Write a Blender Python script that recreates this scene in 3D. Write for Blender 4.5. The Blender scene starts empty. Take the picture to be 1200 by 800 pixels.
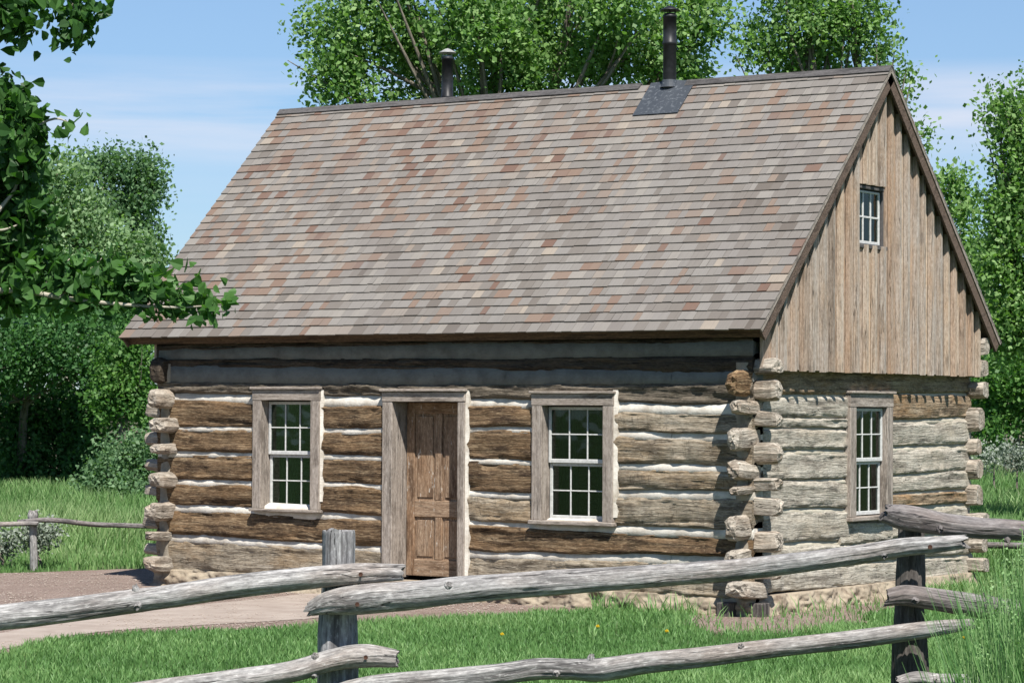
import bpy, math, random
import numpy as np
from mathutils import Vector, Matrix

random.seed(7)
RNG = np.random.default_rng(11)
C = bpy.context.scene.collection
scene = bpy.context.scene

# ------------------------------------------------------------------ camera
CAM = np.array([19.279, -22.229, 1.911])
YAW, PITCH, ROLL, FOC = 0.5847, 0.0251, 0.0052, 3165.0     # FOC in pixels of a 1200 px wide picture
def cam_axes():
    f = np.array([-math.sin(YAW)*math.cos(PITCH), math.cos(YAW)*math.cos(PITCH), math.sin(PITCH)])
    r = np.array([math.cos(YAW), math.sin(YAW), 0.0]); u = np.cross(r, f)
    return (math.cos(ROLL)*r + math.sin(ROLL)*u, -math.sin(ROLL)*r + math.cos(ROLL)*u, f)
CR, CU, CF = cam_axes()
cam_data = bpy.data.cameras.new('camera')
cam = bpy.data.objects.new('camera', cam_data); C.objects.link(cam)
cam_data.sensor_width = 36; cam_data.lens = FOC/1200*36
cam_data.clip_start = 0.1; cam_data.clip_end = 5000
m = Matrix.Identity(4)
for i in range(3):
    m[i][0] = CR[i]; m[i][1] = CU[i]; m[i][2] = -CF[i]; m[i][3] = CAM[i]
cam.matrix_world = m
scene.camera = cam

# ------------------------------------------------------------------ light
SUN = np.array([1.03, -0.95, 1.95]); SUN = SUN/np.linalg.norm(SUN)
SUN_STRENGTH, SKY_STRENGTH, EXPOSURE = 5.0, 0.066, 0.72
sun_data = bpy.data.lights.new('sun', 'SUN'); sun_data.energy = SUN_STRENGTH
sun_data.angle = math.radians(0.53); sun_data.color = (1.0, 0.96, 0.90)
sun = bpy.data.objects.new('sun', sun_data); C.objects.link(sun)
sun.rotation_euler = Vector(SUN).to_track_quat('Z', 'Y').to_euler()
sun.location = (10, -10, 30)
world = bpy.data.worlds.new('World'); scene.world = world; world.use_nodes = True
wt = world.node_tree; wt.nodes.clear()
def wn(t, **k):
    n = wt.nodes.new(t)
    for a, b in k.items(): setattr(n, a, b)
    return n
sky = wn('ShaderNodeTexSky', sky_type='NISHITA', sun_disc=False)
sky.sun_elevation = math.asin(SUN[2]); sky.sun_rotation = math.atan2(SUN[0], SUN[1])
sky.altitude = 700; sky.air_density = 1.0; sky.dust_density = 0.4; sky.ozone_density = 2.0
tint = wn('ShaderNodeMix', data_type='RGBA', blend_type='MULTIPLY'); tint.inputs[0].default_value = 1
tint.inputs[7].default_value = (1.12, 1.12, 1.12, 1)
geo = wn('ShaderNodeTexCoord'); mp = wn('ShaderNodeMapping')
mp.inputs['Scale'].default_value = (2.2, 2.2, 26)
nz = wn('ShaderNodeTexNoise'); nz.inputs['Scale'].default_value = 1.6; nz.inputs['Detail'].default_value = 7; nz.inputs['Roughness'].default_value = 0.55
rmp = wn('ShaderNodeValToRGB'); rmp.color_ramp.elements[0].position = 0.36; rmp.color_ramp.elements[1].position = 0.62
rmp.color_ramp.elements[0].color = (0, 0, 0, 1); rmp.color_ramp.elements[1].color = (0.85, 0.85, 0.85, 1)
sep = wn('ShaderNodeSeparateXYZ'); tg = wn('ShaderNodeValToRGB'); te = tg.color_ramp.elements; te[0].position = 0.0; te[0].color = (.62, .78, 1.0, 1); te[1].position = .17; te[1].color = (.98, 1.06, 1.16, 1); band = wn('ShaderNodeValToRGB')       # clouds live low above the horizon
e = band.color_ramp.elements; e[0].position = 0.0; e[0].color = (0.08,)*3+(1,); e[1].position = 0.16; e[1].color = (0,)*3+(1,)
x = e.new(0.085); x.color = (0.15,)*3+(1,); x = e.new(0.108); x.color = (1.0,)*3+(1,); x = e.new(0.118); x.color = (0.8,)*3+(1,); x = e.new(0.128); x.color = (0.0,)*3+(1,)
mulc = wn('ShaderNodeMath', operation='MULTIPLY')
cl = wn('ShaderNodeMix', data_type='RGBA'); cl.inputs[7].default_value = (7.6, 7.7, 8.6, 1)
bg = wn('ShaderNodeBackground'); bg.inputs[1].default_value = SKY_STRENGTH
out = wn('ShaderNodeOutputWorld')
L_ = wt.links.new
L_(sky.outputs[0], tint.inputs[6]); L_(tint.outputs[2], cl.inputs[6])
L_(geo.outputs['Generated'], mp.inputs[0]); L_(mp.outputs[0], nz.inputs[0]); L_(nz.outputs[0], rmp.inputs[0])
L_(sep.outputs[2], tg.inputs[0]); L_(tg.outputs[0], tint.inputs[7]); L_(geo.outputs['Generated'], sep.inputs[0]); L_(sep.outputs[2], band.inputs[0])
L_(rmp.outputs[0], mulc.inputs[0]); L_(band.outputs[0], mulc.inputs[1]); L_(mulc.outputs[0], cl.inputs[0])
L_(cl.outputs[2], bg.inputs[0]); L_(bg.outputs[0], out.inputs[0])
scene.view_settings.view_transform = 'Standard'; scene.view_settings.look = 'None'
scene.view_settings.exposure = EXPOSURE; scene.view_settings.gamma = 1; scene.view_settings.use_curve_mapping = False
scene.render.engine = 'CYCLES'
scene.cycles.max_bounces = 6; scene.cycles.diffuse_bounces = 2; scene.cycles.transparent_max_bounces = 8

# ------------------------------------------------------------------ surveying helpers (picture -> place)
def ray(px, py):
    d = CF + CR*(px-600)/FOC - CU*(py-400)/FOC
    return d
def on_y(px, py, Y):
    d = ray(px, py); return CAM + d*(Y-CAM[1])/d[1]
def on_x(px, py, X):
    d = ray(px, py); return CAM + d*(X-CAM[0])/d[0]
def on_z(px, py, Z=0.0):
    d = ray(px, py); return CAM + d*(Z-CAM[2])/d[2]
def at_d(px, py, D):
    return CAM + ray(px, py)*D

# ------------------------------------------------------------------ noise
def _h(i, j, k, s):
    n = (i*374761393 + j*668265263 + k*2147483647 + s*974711) & 0xffffffff
    n = ((n ^ (n >> 13))*1274126177) & 0xffffffff
    return ((n ^ (n >> 16)) & 0xffff)/65535.0
def vnoise(P, seed=0):
    P = np.asarray(P, float); I = np.floor(P).astype(np.int64); F = P-I; F = F*F*(3-2*F)
    r = 0
    for a in (0, 1):
        for b in (0, 1):
            for c in (0, 1):
                w = (F[..., 0] if a else 1-F[..., 0])*(F[..., 1] if b else 1-F[..., 1])*(F[..., 2] if c else 1-F[..., 2])
                r = r + w*_h(I[..., 0]+a, I[..., 1]+b, I[..., 2]+c, seed)
    return r*2-1
def fbm(P, seed=0, oct=3):
    P = np.asarray(P, float); r = 0; a = 1.0
    for o in range(oct):
        r = r + a*vnoise(P*(2**o), seed+o*17); a *= .5
    return r

# ------------------------------------------------------------------ object helpers
def tag(o, label=None, cat=None, group=None, kind=None):
    if label: o['label'] = label
    if cat: o['category'] = cat
    if group: o['group'] = group
    if kind: o['kind'] = kind
    return o
def empty(name, loc=(0, 0, 0), **k):
    o = bpy.data.objects.new(name, None); C.objects.link(o); o.location = [float(v) for v in loc]
    o.empty_display_size = .2
    return tag(o, **k)
class MB:
    """collects verts / faces / per-vertex grain coordinates / per-vertex tint, built as one mesh"""
    def __init__(s): s.v = []; s.f4 = []; s.f3 = []; s.g = []; s.t = []; s.n = 0
    def add(s, V, Q=None, T=None, G=None, tint=0.5):
        V = np.asarray(V, float).reshape(-1, 3)
        s.v.append(V); s.g.append(np.asarray(G, float).reshape(-1, 3) if G is not None else V.copy())
        s.t.append(np.broadcast_to(np.asarray(tint, float), (len(V),)).copy())
        if Q is not None and len(Q): s.f4.append(np.asarray(Q, np.int64).reshape(-1, 4)+s.n)
        if T is not None and len(T): s.f3.append(np.asarray(T, np.int64).reshape(-1, 3)+s.n)
        s.n += len(V)
    def build(s, name, mat, parent=None, smooth=False):
        V = np.concatenate(s.v); G = np.concatenate(s.g); T = np.concatenate(s.t)
        off = np.array(parent_loc(parent)); V = V-off
        q = np.concatenate(s.f4) if s.f4 else np.zeros((0, 4), np.int64)
        t = np.concatenate(s.f3) if s.f3 else np.zeros((0, 3), np.int64)
        me = bpy.data.meshes.new(name)
        me.vertices.add(len(V)); me.vertices.foreach_set('co', V.astype(np.float32).ravel())
        loops = np.concatenate([q.ravel(), t.ravel()]); me.loops.add(len(loops)); me.loops.foreach_set('vertex_index', loops.astype(np.int32))
        ns = np.concatenate([np.full(len(q), 4), np.full(len(t), 3)]); st = np.concatenate([[0], np.cumsum(ns)[:-1]]) if len(ns) else ns
        me.polygons.add(len(ns)); me.polygons.foreach_set('loop_start', st.astype(np.int32)); me.polygons.foreach_set('loop_total', ns.astype(np.int32))
        me.polygons.foreach_set('use_smooth', np.full(len(ns), bool(smooth)))
        a = me.attributes.new('grain', 'FLOAT_VECTOR', 'POINT'); a.data.foreach_set('vector', G.astype(np.float32).ravel())
        a = me.attributes.new('tint', 'FLOAT', 'POINT'); a.data.foreach_set('value', T.astype(np.float32))
        me.update(); me.validate()
        me.materials.append(mat)
        o = bpy.data.objects.new(name, me); C.objects.link(o)
        if parent is not None: o.parent = parent
        return o
def parent_loc(p):
    l = np.zeros(3)
    while p is not None:
        l = l+np.array(p.location); p = p.parent
    return l
BOXQ = [(0, 1, 3, 2), (4, 6, 7, 5), (0, 4, 5, 1), (2, 3, 7, 6), (0, 2, 6, 4), (1, 5, 7, 3)]
def box(mb, lo, hi, axis=0, tint=0.5, jit=0.0, off=None):
    """axis-aligned box; grain runs along axis"""
    lo = np.array(lo, float); hi = np.array(hi, float)
    V = np.array([[(lo, hi)[a][0], (lo, hi)[b][1], (lo, hi)[c][2]] for a in (0, 1) for b in (0, 1) for c in (0, 1)])
    if jit: V = V+RNG.uniform(-jit, jit, V.shape)
    o = RNG.uniform(0, 50, 3) if off is None else off
    ax = [axis]+[i for i in range(3) if i != axis]
    mb.add(V, BOXQ, G=V[:, ax]+o, tint=tint)
def bevbox(mb, lo, hi, axis=0, b=0.006, tint=0.5):
    """box with all edges chamfered"""
    lo = np.array(lo, float); hi = np.array(hi, float); c = (lo+hi)/2; h = (hi-lo)/2; b = min(b, h.min()*.6)
    V = []; idx = {}
    for sx in (-1, 1):
        for sy in (-1, 1):
            for sz in (-1, 1):
                s = np.array([sx, sy, sz])
                for a in range(3):
                    p = c+s*(h-b); p[a] = c[a]+s[a]*h[a]; idx[(sx, sy, sz, a)] = len(V); V.append(p)
    Q = []; T = []
    for a in range(3):
        o1, o2 = [i for i in range(3) if i != a]
        for sa in (-1, 1):
            q = []
            for s1, s2 in ((-1, -1), (1, -1), (1, 1), (-1, 1)):
                k = [0, 0, 0]; k[a] = sa; k[o1] = s1; k[o2] = s2; q.append(idx[tuple(k)+(a,)])
            if (sa > 0) ^ (a == 1): Q.append(q)
            else: Q.append(q[::-1])
    for a in range(3):        # edges along a
        o1, o2 = [i for i in range(3) if i != a]
        for s1 in (-1, 1):
            for s2 in (-1, 1):
                def k(sa, f):
                    kk = [0, 0, 0]; kk[a] = sa; kk[o1] = s1; kk[o2] = s2; return idx[tuple(kk)+(f,)]
                Q.append([k(-1, o1), k(1, o1), k(1, o2), k(-1, o2)])
    for sx in (-1, 1):
        for sy in (-1, 1):
            for sz in (-1, 1): T.append([idx[(sx, sy, sz, 0)], idx[(sx, sy, sz, 1)], idx[(sx, sy, sz, 2)]])
    V = np.array(V); ax = [axis]+[i for i in range(3) if i != axis]
    mb.add(V, Q, T, G=V[:, ax]+RNG.uniform(0, 50, 3), tint=tint)
def grid_q(nu, nv, closed_v=False):
    Q = []
    u = np.arange(nu-1)[:, None]; v = np.arange(nv if closed_v else nv-1)[None, :]
    a = u*nv+v; b = u*nv+(v+1) % nv; c = (u+1)*nv+(v+1) % nv; d = (u+1)*nv+v
    return np.stack([a, b, c, d], -1).reshape(-1, 4)
def spline(P, n):
    """Catmull-Rom through the points, n samples"""
    P = np.asarray(P, float); k = len(P)
    if k < 3:
        t = np.linspace(0, 1, n)[:, None]; return P[0]*(1-t)+P[-1]*t
    E = np.vstack([2*P[0]-P[1], P, 2*P[-1]-P[-2]]); t = np.linspace(0, k-1-1e-6, n); i = t.astype(int); f = (t-i)[:, None]
    p0, p1, p2, p3 = E[i], E[i+1], E[i+2], E[i+3]
    return .5*((2*p1)+(-p0+p2)*f+(2*p0-5*p1+4*p2-p3)*f**2+(-p0+3*p1-3*p2+p3)*f**3)
def tube(mb, pts, rad, nseg=60, nc=20, amp=0.08, groove=0.06, seed=0, capnoise=0.0, tint=.5, flat=None):
    """tapered, gnarled round piece of wood along a curve"""
    P4 = spline(np.hstack([np.asarray(pts, float), np.asarray(rad, float)[:, None]]), nseg)
    P = P4[:, :3]; r = P4[:, 3]
    T = np.gradient(P, axis=0); T /= np.linalg.norm(T, axis=1)[:, None]+1e-9
    ref = np.array([0, 0, 1.]) if abs(T[:, 2]).mean() < .8 else np.array([1., 0, 0])
    A = np.cross(ref, T); A /= np.linalg.norm(A, axis=1)[:, None]; B = np.cross(T, A)
    s = np.concatenate([[0], np.cumsum(np.linalg.norm(np.diff(P, axis=0), axis=1))])
    th = np.linspace(0, 2*math.pi, nc, endpoint=False)
    S, TH = np.meshgrid(s, th, indexing='ij')
    c, sn = np.cos(TH), np.sin(TH); rr = r[:, None]
    q = np.stack([S*2.2, c*1.3+seed, sn*1.3], -1); q2 = np.stack([S*.8, c*5+seed, sn*5], -1); q3 = np.stack([S*9, c*3+seed, sn*3], -1); q5 = np.stack([S*1.3, c*8+seed, sn*8], -1)
    k = 1+amp*fbm(q, 3, 2)+groove*fbm(q2, 5, 2)+amp*.3*vnoise(q3, 9)-groove*1.6*np.clip(.12-abs(vnoise(q5, 23)), 0, 1)/.12*(vnoise(q, 31) > -.1)
    R = rr*k
    V = P[:, None, :]+A[:, None, :]*(c*R)[..., None]+B[:, None, :]*(sn*R)[..., None]
    if capnoise:
        for e_, sg in ((0, -1), (-1, 1)):
            V[e_] += T[e_]*(sg*capnoise*(vnoise(np.stack([c[0]*2+seed, sn[0]*2, c[0]*0+sg], -1))[:, None]))
    G = np.stack([S+seed*3.7, np.sin(TH)*rr+seed, np.cos(TH)*rr], -1)
    mb.add(V, grid_q(nseg, nc, True), G=G, tint=tint)
    for e_, w in ((0, 1), (-1, -1)):
        ring = V[e_]; mid = ring.mean(0)+T[e_]*(-w)*(-.15*r[e_])
        inner = ring*.55+mid*.45 + RNG.normal(0, r[e_]*.03, ring.shape)
        vv = np.vstack([ring, inner, [mid]])
        qd = [(i, (i+1) % nc, nc+(i+1) % nc, nc+i)[::w] for i in range(nc)]
        td = [(nc+i, nc+(i+1) % nc, 2*nc)[::w] for i in range(nc)]
        gg = np.vstack([G[e_], G[e_]*[1, .5, .5], G[e_][:1]*[1, 0, 0]])
        gg = np.stack([gg[:, 1]*3, gg[:, 0]*.02+gg[:, 2], gg[:, 2]], -1)
        mb.add(vv, qd, td, G=gg, tint=1.0)

# ------------------------------------------------------------------ materials
def newmat(name):
    mt = bpy.data.materials.new(name); mt.use_nodes = True
    nt = mt.node_tree; nt.nodes.clear()
    o = nt.nodes.new('ShaderNodeOutputMaterial'); b = nt.nodes.new('ShaderNodeBsdfPrincipled')
    nt.links.new(b.outputs[0], o.inputs[0]); b.inputs['Specular IOR Level'].default_value = 0.25
    return mt, nt, b
def nd(nt, t, **k):
    n = nt.nodes.new(t)
    for a, v in k.items():
        if a.startswith('i_'): n.inputs[a[2:].replace('_', ' ')].default_value = v
        else: setattr(n, a, v)
    return n
def ramp(nt, src, stops):
    r = nt.nodes.new('ShaderNodeValToRGB'); e = r.color_ramp.elements
    while len(e) < len(stops): e.new(.5)
    for i, (p, c) in enumerate(stops):
        e[i].position = p; e[i].color = (c, c, c, 1) if isinstance(c, (int, float)) else tuple(c)+(1,)
    nt.links.new(src, r.inputs[0]); return r.outputs[0]
def mix(nt, fac, a, b, mode='MIX'):
    n = nt.nodes.new('ShaderNodeMix'); n.data_type = 'RGBA'; n.blend_type = mode
    for idx, v in ((0, fac), (6, a), (7, b)):
        if isinstance(v, (int, float)): n.inputs[idx].default_value = v
        elif isinstance(v, tuple): n.inputs[idx].default_value = v if len(v) == 4 else v+(1,)
        else: nt.links.new(v, n.inputs[idx])
    return n.outputs[2]
def noise(nt, vec, scale=(1, 1, 1), s=1.0, detail=4, rough=.6, dist=0.0):
    mp = nt.nodes.new('ShaderNodeMapping'); mp.inputs['Scale'].default_value = scale; nt.links.new(vec, mp.inputs[0])
    n = nt.nodes.new('ShaderNodeTexNoise'); n.inputs['Scale'].default_value = s; n.inputs['Detail'].default_value = detail
    n.inputs['Roughness'].default_value = rough; n.inputs['Distortion'].default_value = dist
    nt.links.new(mp.outputs[0], n.inputs[0]); return n.outputs[0]
def bump(nt, bsdf, h, strength=.5, dist=.01, prev=None):
    b = nt.nodes.new('ShaderNodeBump'); b.inputs['Strength'].default_value = strength; b.inputs['Distance'].default_value = dist
    nt.links.new(h, b.inputs['Height'])
    if prev: nt.links.new(prev, b.inputs['Normal'])
    nt.links.new(b.outputs[0], bsdf.inputs['Normal']); return b.outputs[0]
def wood(name, dark, mid, light, warm=None, warm_amt=.5, crack=.6, fine=60, bumpd=.012, rough=.85, knots=True, patch=1.0, crossc=0.0, warp=0.0, tinted=False, mott=.5, hollow=0.0):
    """weathered wood: streaks along the grain, long checks, stains and knots"""
    mt, nt, b = newmat(name)
    g = nt.nodes.new('ShaderNodeAttribute'); g.attribute_name = 'grain'; v = g.outputs['Vector']
    if warp:
        wv = nt.nodes.new('ShaderNodeTexNoise'); wv.inputs['Scale'].default_value = 3.0; nt.links.new(v, wv.inputs[0])
        vm = nt.nodes.new('ShaderNodeVectorMath'); vm.operation = 'MULTIPLY_ADD'; vm.inputs[1].default_value = (0, warp, warp)
        nt.links.new(wv.outputs['Color'], vm.inputs[0]); nt.links.new(v, vm.inputs[2]); v = vm.outputs[0]
    streak = noise(nt, v, (2.0, fine, fine), 1, 5, .65, .25)
    blot = noise(nt, v, (2.2, 9, 9), 1, 4, .6)
    pat = noise(nt, v, (1.1, 3, 3), 1.3, 3, .6)
    col = ramp(nt, streak, [(.30, dark), (.48, mid), (.70, light)])
    col = mix(nt, ramp(nt, blot, [(.38, 0.0), (.62, .75*patch)]), col, mid)
    if warm: col = mix(nt, ramp(nt, pat, [(.46, 0.0), (.66, warm_amt)]), col, warm)
    col = mix(nt, ramp(nt, blot, [(.33, .8*patch), (.47, 0.0)]), col, dark)
    if hollow:
        bl2 = noise(nt, v, (1.6, 11, 11), 1.0, 5, .65, .4); col = mix(nt, ramp(nt, bl2, [(.54, 0.0), (.63, hollow)]), col, tuple(c*.6 for c in dark)); col = mix(nt, ramp(nt, bl2, [(.32, hollow), (.42, 0.0)]), col, light)
    ck = noise(nt, v, (.75, fine*.38, fine*.38), 1, 3, .5, .15)
    crk = ramp(nt, ck, [(.485, 0.0), (.497, 1.0), (.503, 1.0), (.515, 0.0)])
    gate = ramp(nt, noise(nt, v, (1.6, 6, 6), 1.0, 1), [(.45, 0.0), (.56, 1.0)])
    crk = mix(nt, 1.0, crk, gate, 'MULTIPLY')
    dk = tuple(c*.25 for c in dark)
    col = mix(nt, mix(nt, 1.0, crk, (crack,)*3, 'MULTIPLY'), col, dk)
    if crossc:
        cc = noise(nt, v, (9, 1.4, 1.4), 1, 2, .5, .3)
        c2 = ramp(nt, cc, [(.488, 0.0), (.498, crossc), (.502, crossc), (.512, 0.0)])
        c2 = mix(nt, 1.0, c2, ramp(nt, noise(nt, v, (1.5, 9, 9), 1.2, 1), [(.47, 0.0), (.53, 1.0)]), 'MULTIPLY')
        col = mix(nt, c2, col, dk)
    if knots:
        mp = nd(nt, 'ShaderNodeMapping'); mp.inputs['Scale'].default_value = (1.5, 5.5, 5.5); nt.links.new(v, mp.inputs[0])
        vo = nd(nt, 'ShaderNodeTexVoronoi'); vo.inputs['Scale'].default_value = 1.0; nt.links.new(mp.outputs[0], vo.inputs[0])
        col = mix(nt, ramp(nt, vo.outputs[0], [(.0, .85), (.07, .75), (.16, 0.0)]), col, tuple(c*.45 for c in mid))
    if mott:
        hf = noise(nt, v, (22, 70, 70), 1, 4, .7); col = mix(nt, ramp(nt, hf, [(.36, mott), (.52, 0.0)]), col, tuple(c*.8 for c in dark)); col = mix(nt, ramp(nt, hf, [(.56, 0.0), (.68, mott)]), col, light)
    if tinted:
        tn = nd(nt, 'ShaderNodeAttribute', attribute_name='tint')
        col = mix(nt, 1.0, col, ramp(nt, tn.outputs['Fac'], [(0, (.70, .68, .66)), (.25, (1.0, .88, .78)), (.5, (1.0, 1.0, 1.0)), (.75, (.86, .88, .90)), (1, (1.2, 1.14, 1.05))]), 'MULTIPLY')
    nt.links.new(col, b.inputs['Base Color']); b.inputs['Roughness'].default_value = rough
    h = mix(nt, crk, streak, (0, 0, 0)); n1 = bump(nt, b, h, .8, bumpd)
    bump(nt, b, blot, .5, bumpd*2.0, n1)
    return mt
def simple(name, col, rough=.7, var=.15, scale=8, bd=.004, metal=0):
    mt, nt, b = newmat(name)
    tc = nt.nodes.new('ShaderNodeTexCoord'); n = noise(nt, tc.outputs['Object'], (1, 1, 1), scale, 5, .6)
    lo = tuple(max(0, c*(1-var*2)) for c in col); hi = tuple(min(1, c*(1+var)) for c in col)
    nt.links.new(ramp(nt, n, [(.3, lo), (.7, hi)]), b.inputs['Base Color']); b.inputs['Roughness'].default_value = rough
    b.inputs['Metallic'].default_value = metal
    bump(nt, b, n, .4, bd); return mt
M = {}
M['log_brown'] = wood('hewn_brown_log', (.036, .022, .013), (.135, .085, .045), (.37, .275, .17), warm=(.185, .112, .055), warm_amt=.6, crack=.9, fine=52, bumpd=.016, warp=.05, hollow=.6)
M['log_tan'] = wood('hewn_tan_log', (.10, .078, .055), (.27, .225, .165), (.46, .41, .33), warm=(.25, .165, .085), warm_amt=.6, crack=.9, fine=52, bumpd=.016, warp=.05, hollow=.6, crossc=.5)
M['log_dark'] = wood('stained_eave_shade_log', (.018, .013, .010), (.055, .042, .030), (.11, .085, .06), crack=.9, fine=52, bumpd=.016, warp=.05, hollow=.6)  # dark stain, with the shade under the eave added to the colour
M['log_shade'] = wood('grey_eave_shade_log', (.05, .04, .03), (.14, .115, .085), (.25, .21, .16), crack=.9, fine=52, bumpd=.016, warp=.05, hollow=.6)  # log tone darkened to carry some of the eave shade
M['log_grey'] = wood('bleached_grey_log', (.18, .155, .125), (.395, .36, .295), (.56, .52, .445), warm=(.34, .285, .21), warm_amt=.6, crack=.85, fine=52, bumpd=.016, warp=.05, hollow=.6)
M['log_weather'] = wood('weathered_gable_log', (.10, .07, .045), (.27, .20, .13), (.42, .34, .24), warm=(.26, .14, .05), warm_amt=.7, crack=.9, fine=52, bumpd=.016, warp=.05, hollow=.6)
M['log_end'] = wood('pale_log_end', (.13, .105, .08), (.38, .335, .275), (.58, .53, .45), warm=(.29, .21, .145), warm_amt=.6, crack=1.0, fine=34, bumpd=.02, warp=.08, patch=1.0, hollow=.5)
M['log_end_rust'] = wood('rotten_orange_log_end', (.04, .025, .016), (.17, .10, .05), (.42, .31, .18), crack=.9, fine=30, bumpd=.02, warp=.06, patch=.6)
M['trim'] = wood('weathered_trim_board', (.13, .105, .085), (.305, .26, .22), (.46, .41, .36), crack=.8, fine=90, bumpd=.006, knots=True, hollow=.35)
M['door'] = wood('worn_door_wood', (.075, .042, .024), (.25, .165, .105), (.44, .34, .245), warm=(.22, .12, .06), warm_amt=.5, crack=.7, fine=90, bumpd=.004)
M['gable'] = wood('gable_board', (.20, .16, .125), (.385, .325, .27), (.56, .51, .45), warm=(.42, .30, .20), warm_amt=.6, crack=.9, fine=75, bumpd=.006, patch=.8, tinted=True)
M['rail'] = wood('silver_rail_wood', (.085, .08, .078), (.29, .28, .27), (.60, .585, .56), warm=(.24, .195, .165), warm_amt=.7, crack=1.0, fine=75, bumpd=.012, warp=.03, mott=.5, hollow=.2)
M['rail_dark'] = wood('dark_rail_wood', (.06, .055, .055), (.17, .155, .15), (.32, .30, .29), warm=(.15, .11, .09), warm_amt=.5, crack=1.0, fine=60, bumpd=.010, warp=.02)
M['post'] = wood('grey_post_wood', (.09, .085, .085), (.24, .235, .235), (.50, .50, .49), crack=1.0, fine=55, bumpd=.012)
M['post_dark'] = wood('dark_post_wood', (.035, .03, .028), (.09, .08, .072), (.19, .17, .155), crack=1.0, fine=55, bumpd=.012)
M['fascia'] = wood('dark_eave_board', (.03, .02, .014), (.085, .055, .035), (.17, .11, .07), crack=.6, fine=50, bumpd=.005)
M['rake'] = wood('brown_rake_board', (.05, .034, .025), (.115, .080, .060), (.22, .165, .13), crack=.6, fine=70, bumpd=.005)
M['bark'] = wood('tree_bark', (.05, .043, .034), (.16, .14, .11), (.33, .30, .25), crack=.9, fine=26, bumpd=.03)
M['bark_pale'] = wood('pale_bark', (.16, .14, .10), (.34, .31, .25), (.50, .47, .40), crack=.5, fine=30, bumpd=.01)

def chink_mat(name, base, stain, amt, sc=5):
    mt, nt, b = newmat(name); tc = nt.nodes.new('ShaderNodeTexCoord'); v = tc.outputs['Object']
    n1 = noise(nt, v, (1, 1, 1), sc, 6, .65); n2 = noise(nt, v, (1, 1, 3), 22, 5, .7); n3 = noise(nt, v, (1, 1, 1), 1.3, 3, .6)
    c = mix(nt, ramp(nt, n1, [(.42, 0.0), (.72, amt)]), base, stain)
    c = mix(nt, ramp(nt, n2, [(.34, .5), (.5, 0.0)]), c, tuple(x*.7 for x in base))
    c = mix(nt, ramp(nt, n3, [(.5, 0.0), (.7, .35)]), c, tuple(x*.8 for x in base))
    nt.links.new(c, b.inputs['Base Color']); b.inputs['Roughness'].default_value = .95
    n = bump(nt, b, n1, .5, .02); bump(nt, b, n2, .6, .006, n); return mt
M['chink'] = chink_mat('white_chinking', (.62, .585, .52), (.30, .25, .19), .9)
M['chink_dim'] = chink_mat('sooty_eave_shade_chinking', (.175, .175, .16), (.09, .085, .075), .85)  # dirty grey mortar, darkened further to hold the eave shade
M['chink_side'] = chink_mat('cream_chinking', (.47, .43, .345), (.34, .29, .21), .9)
M['corner'] = chink_mat('gap_shade_corner_mortar', (.30, .265, .21), (.13, .105, .08), 1.0)  # brown tone stands in for the shaded gaps between log ends
M['foundation'] = chink_mat('clay_foundation', (.34, .285, .21), (.10, .065, .045), .9, 7)
M['white_paint'] = simple('white_sash_paint', (.52, .52, .50), .6, .12, 30, .001)
M['cap_metal'] = simple('dark_ridge_metal', (.065, .067, .072), .6, .2, 12, .003)
M['cap_wood'] = wood('dark_ridge_board', (.035, .033, .033), (.085, .080, .078), (.15, .14, .135), crack=.4, fine=60, bumpd=.004, knots=False)
M['pipe'] = simple('black_stovepipe', (.020, .021, .023), .45, .25, 14, .001)
M['pipe_cap'] = simple('grey_pipe_cap', (.30, .30, .29), .5, .2, 20, .001)
M['iron'] = simple('rusty_nail_iron', (.075, .035, .022), .8, .3, 60, .001)
M['curtain'] = simple('dark_green_curtain', (.008, .025, .017), .9, .3, 10, .002)
M['curtain_red'] = simple('red_brown_curtain', (.06, .018, .014), .9, .3, 10, .002)
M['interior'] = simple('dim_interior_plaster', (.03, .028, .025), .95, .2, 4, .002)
mt, nt, b = newmat('old_window_glass')        # thin pane: mirror at a grazing angle, clear otherwise
nt.nodes.remove(b); ou = nt.nodes['Material Output'] if 'Material Output' in nt.nodes else [n for n in nt.nodes if n.type == 'OUTPUT_MATERIAL'][0]
fr = nd(nt, 'ShaderNodeFresnel', i_IOR=1.5); tr = nd(nt, 'ShaderNodeBsdfTransparent'); tr.inputs[0].default_value = (.6, .7, .64, 1)
gl = nd(nt, 'ShaderNodeBsdfGlossy', i_Roughness=.03); gl.inputs[0].default_value = (.8, .9, .85, 1); ms = nd(nt, 'ShaderNodeMixShader')
tcg = nd(nt, 'ShaderNodeTexCoord'); gb = nd(nt, 'ShaderNodeBump'); gb.inputs['Strength'].default_value = .15; gb.inputs['Distance'].default_value = .02
nt.links.new(noise(nt, tcg.outputs['Object'], (1, 1, 1), 5, 1), gb.inputs['Height']); nt.links.new(gb.outputs[0], gl.inputs['Normal'])
nt.links.new(fr.outputs[0], ms.inputs[0]); nt.links.new(tr.outputs[0], ms.inputs[1]); nt.links.new(gl.outputs[0], ms.inputs[2]); nt.links.new(ms.outputs[0], ou.inputs[0])
M['glass'] = mt
# remains of pale paint on the door
mt = M['door']; nt = mt.node_tree; pb_ = [n for n in nt.nodes if n.type == 'BSDF_PRINCIPLED'][0]; src = pb_.inputs['Base Color'].links[0].from_socket; tcd = nt.nodes.new('ShaderNodeTexCoord')
nt.links.new(mix(nt, ramp(nt, noise(nt, tcd.outputs['Object'], (7, 7, 2.2), 3, 5, .75), [(.62, 0.0), (.67, .8)]), src, (.52, .48, .42)), pb_.inputs['Base Color'])
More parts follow.
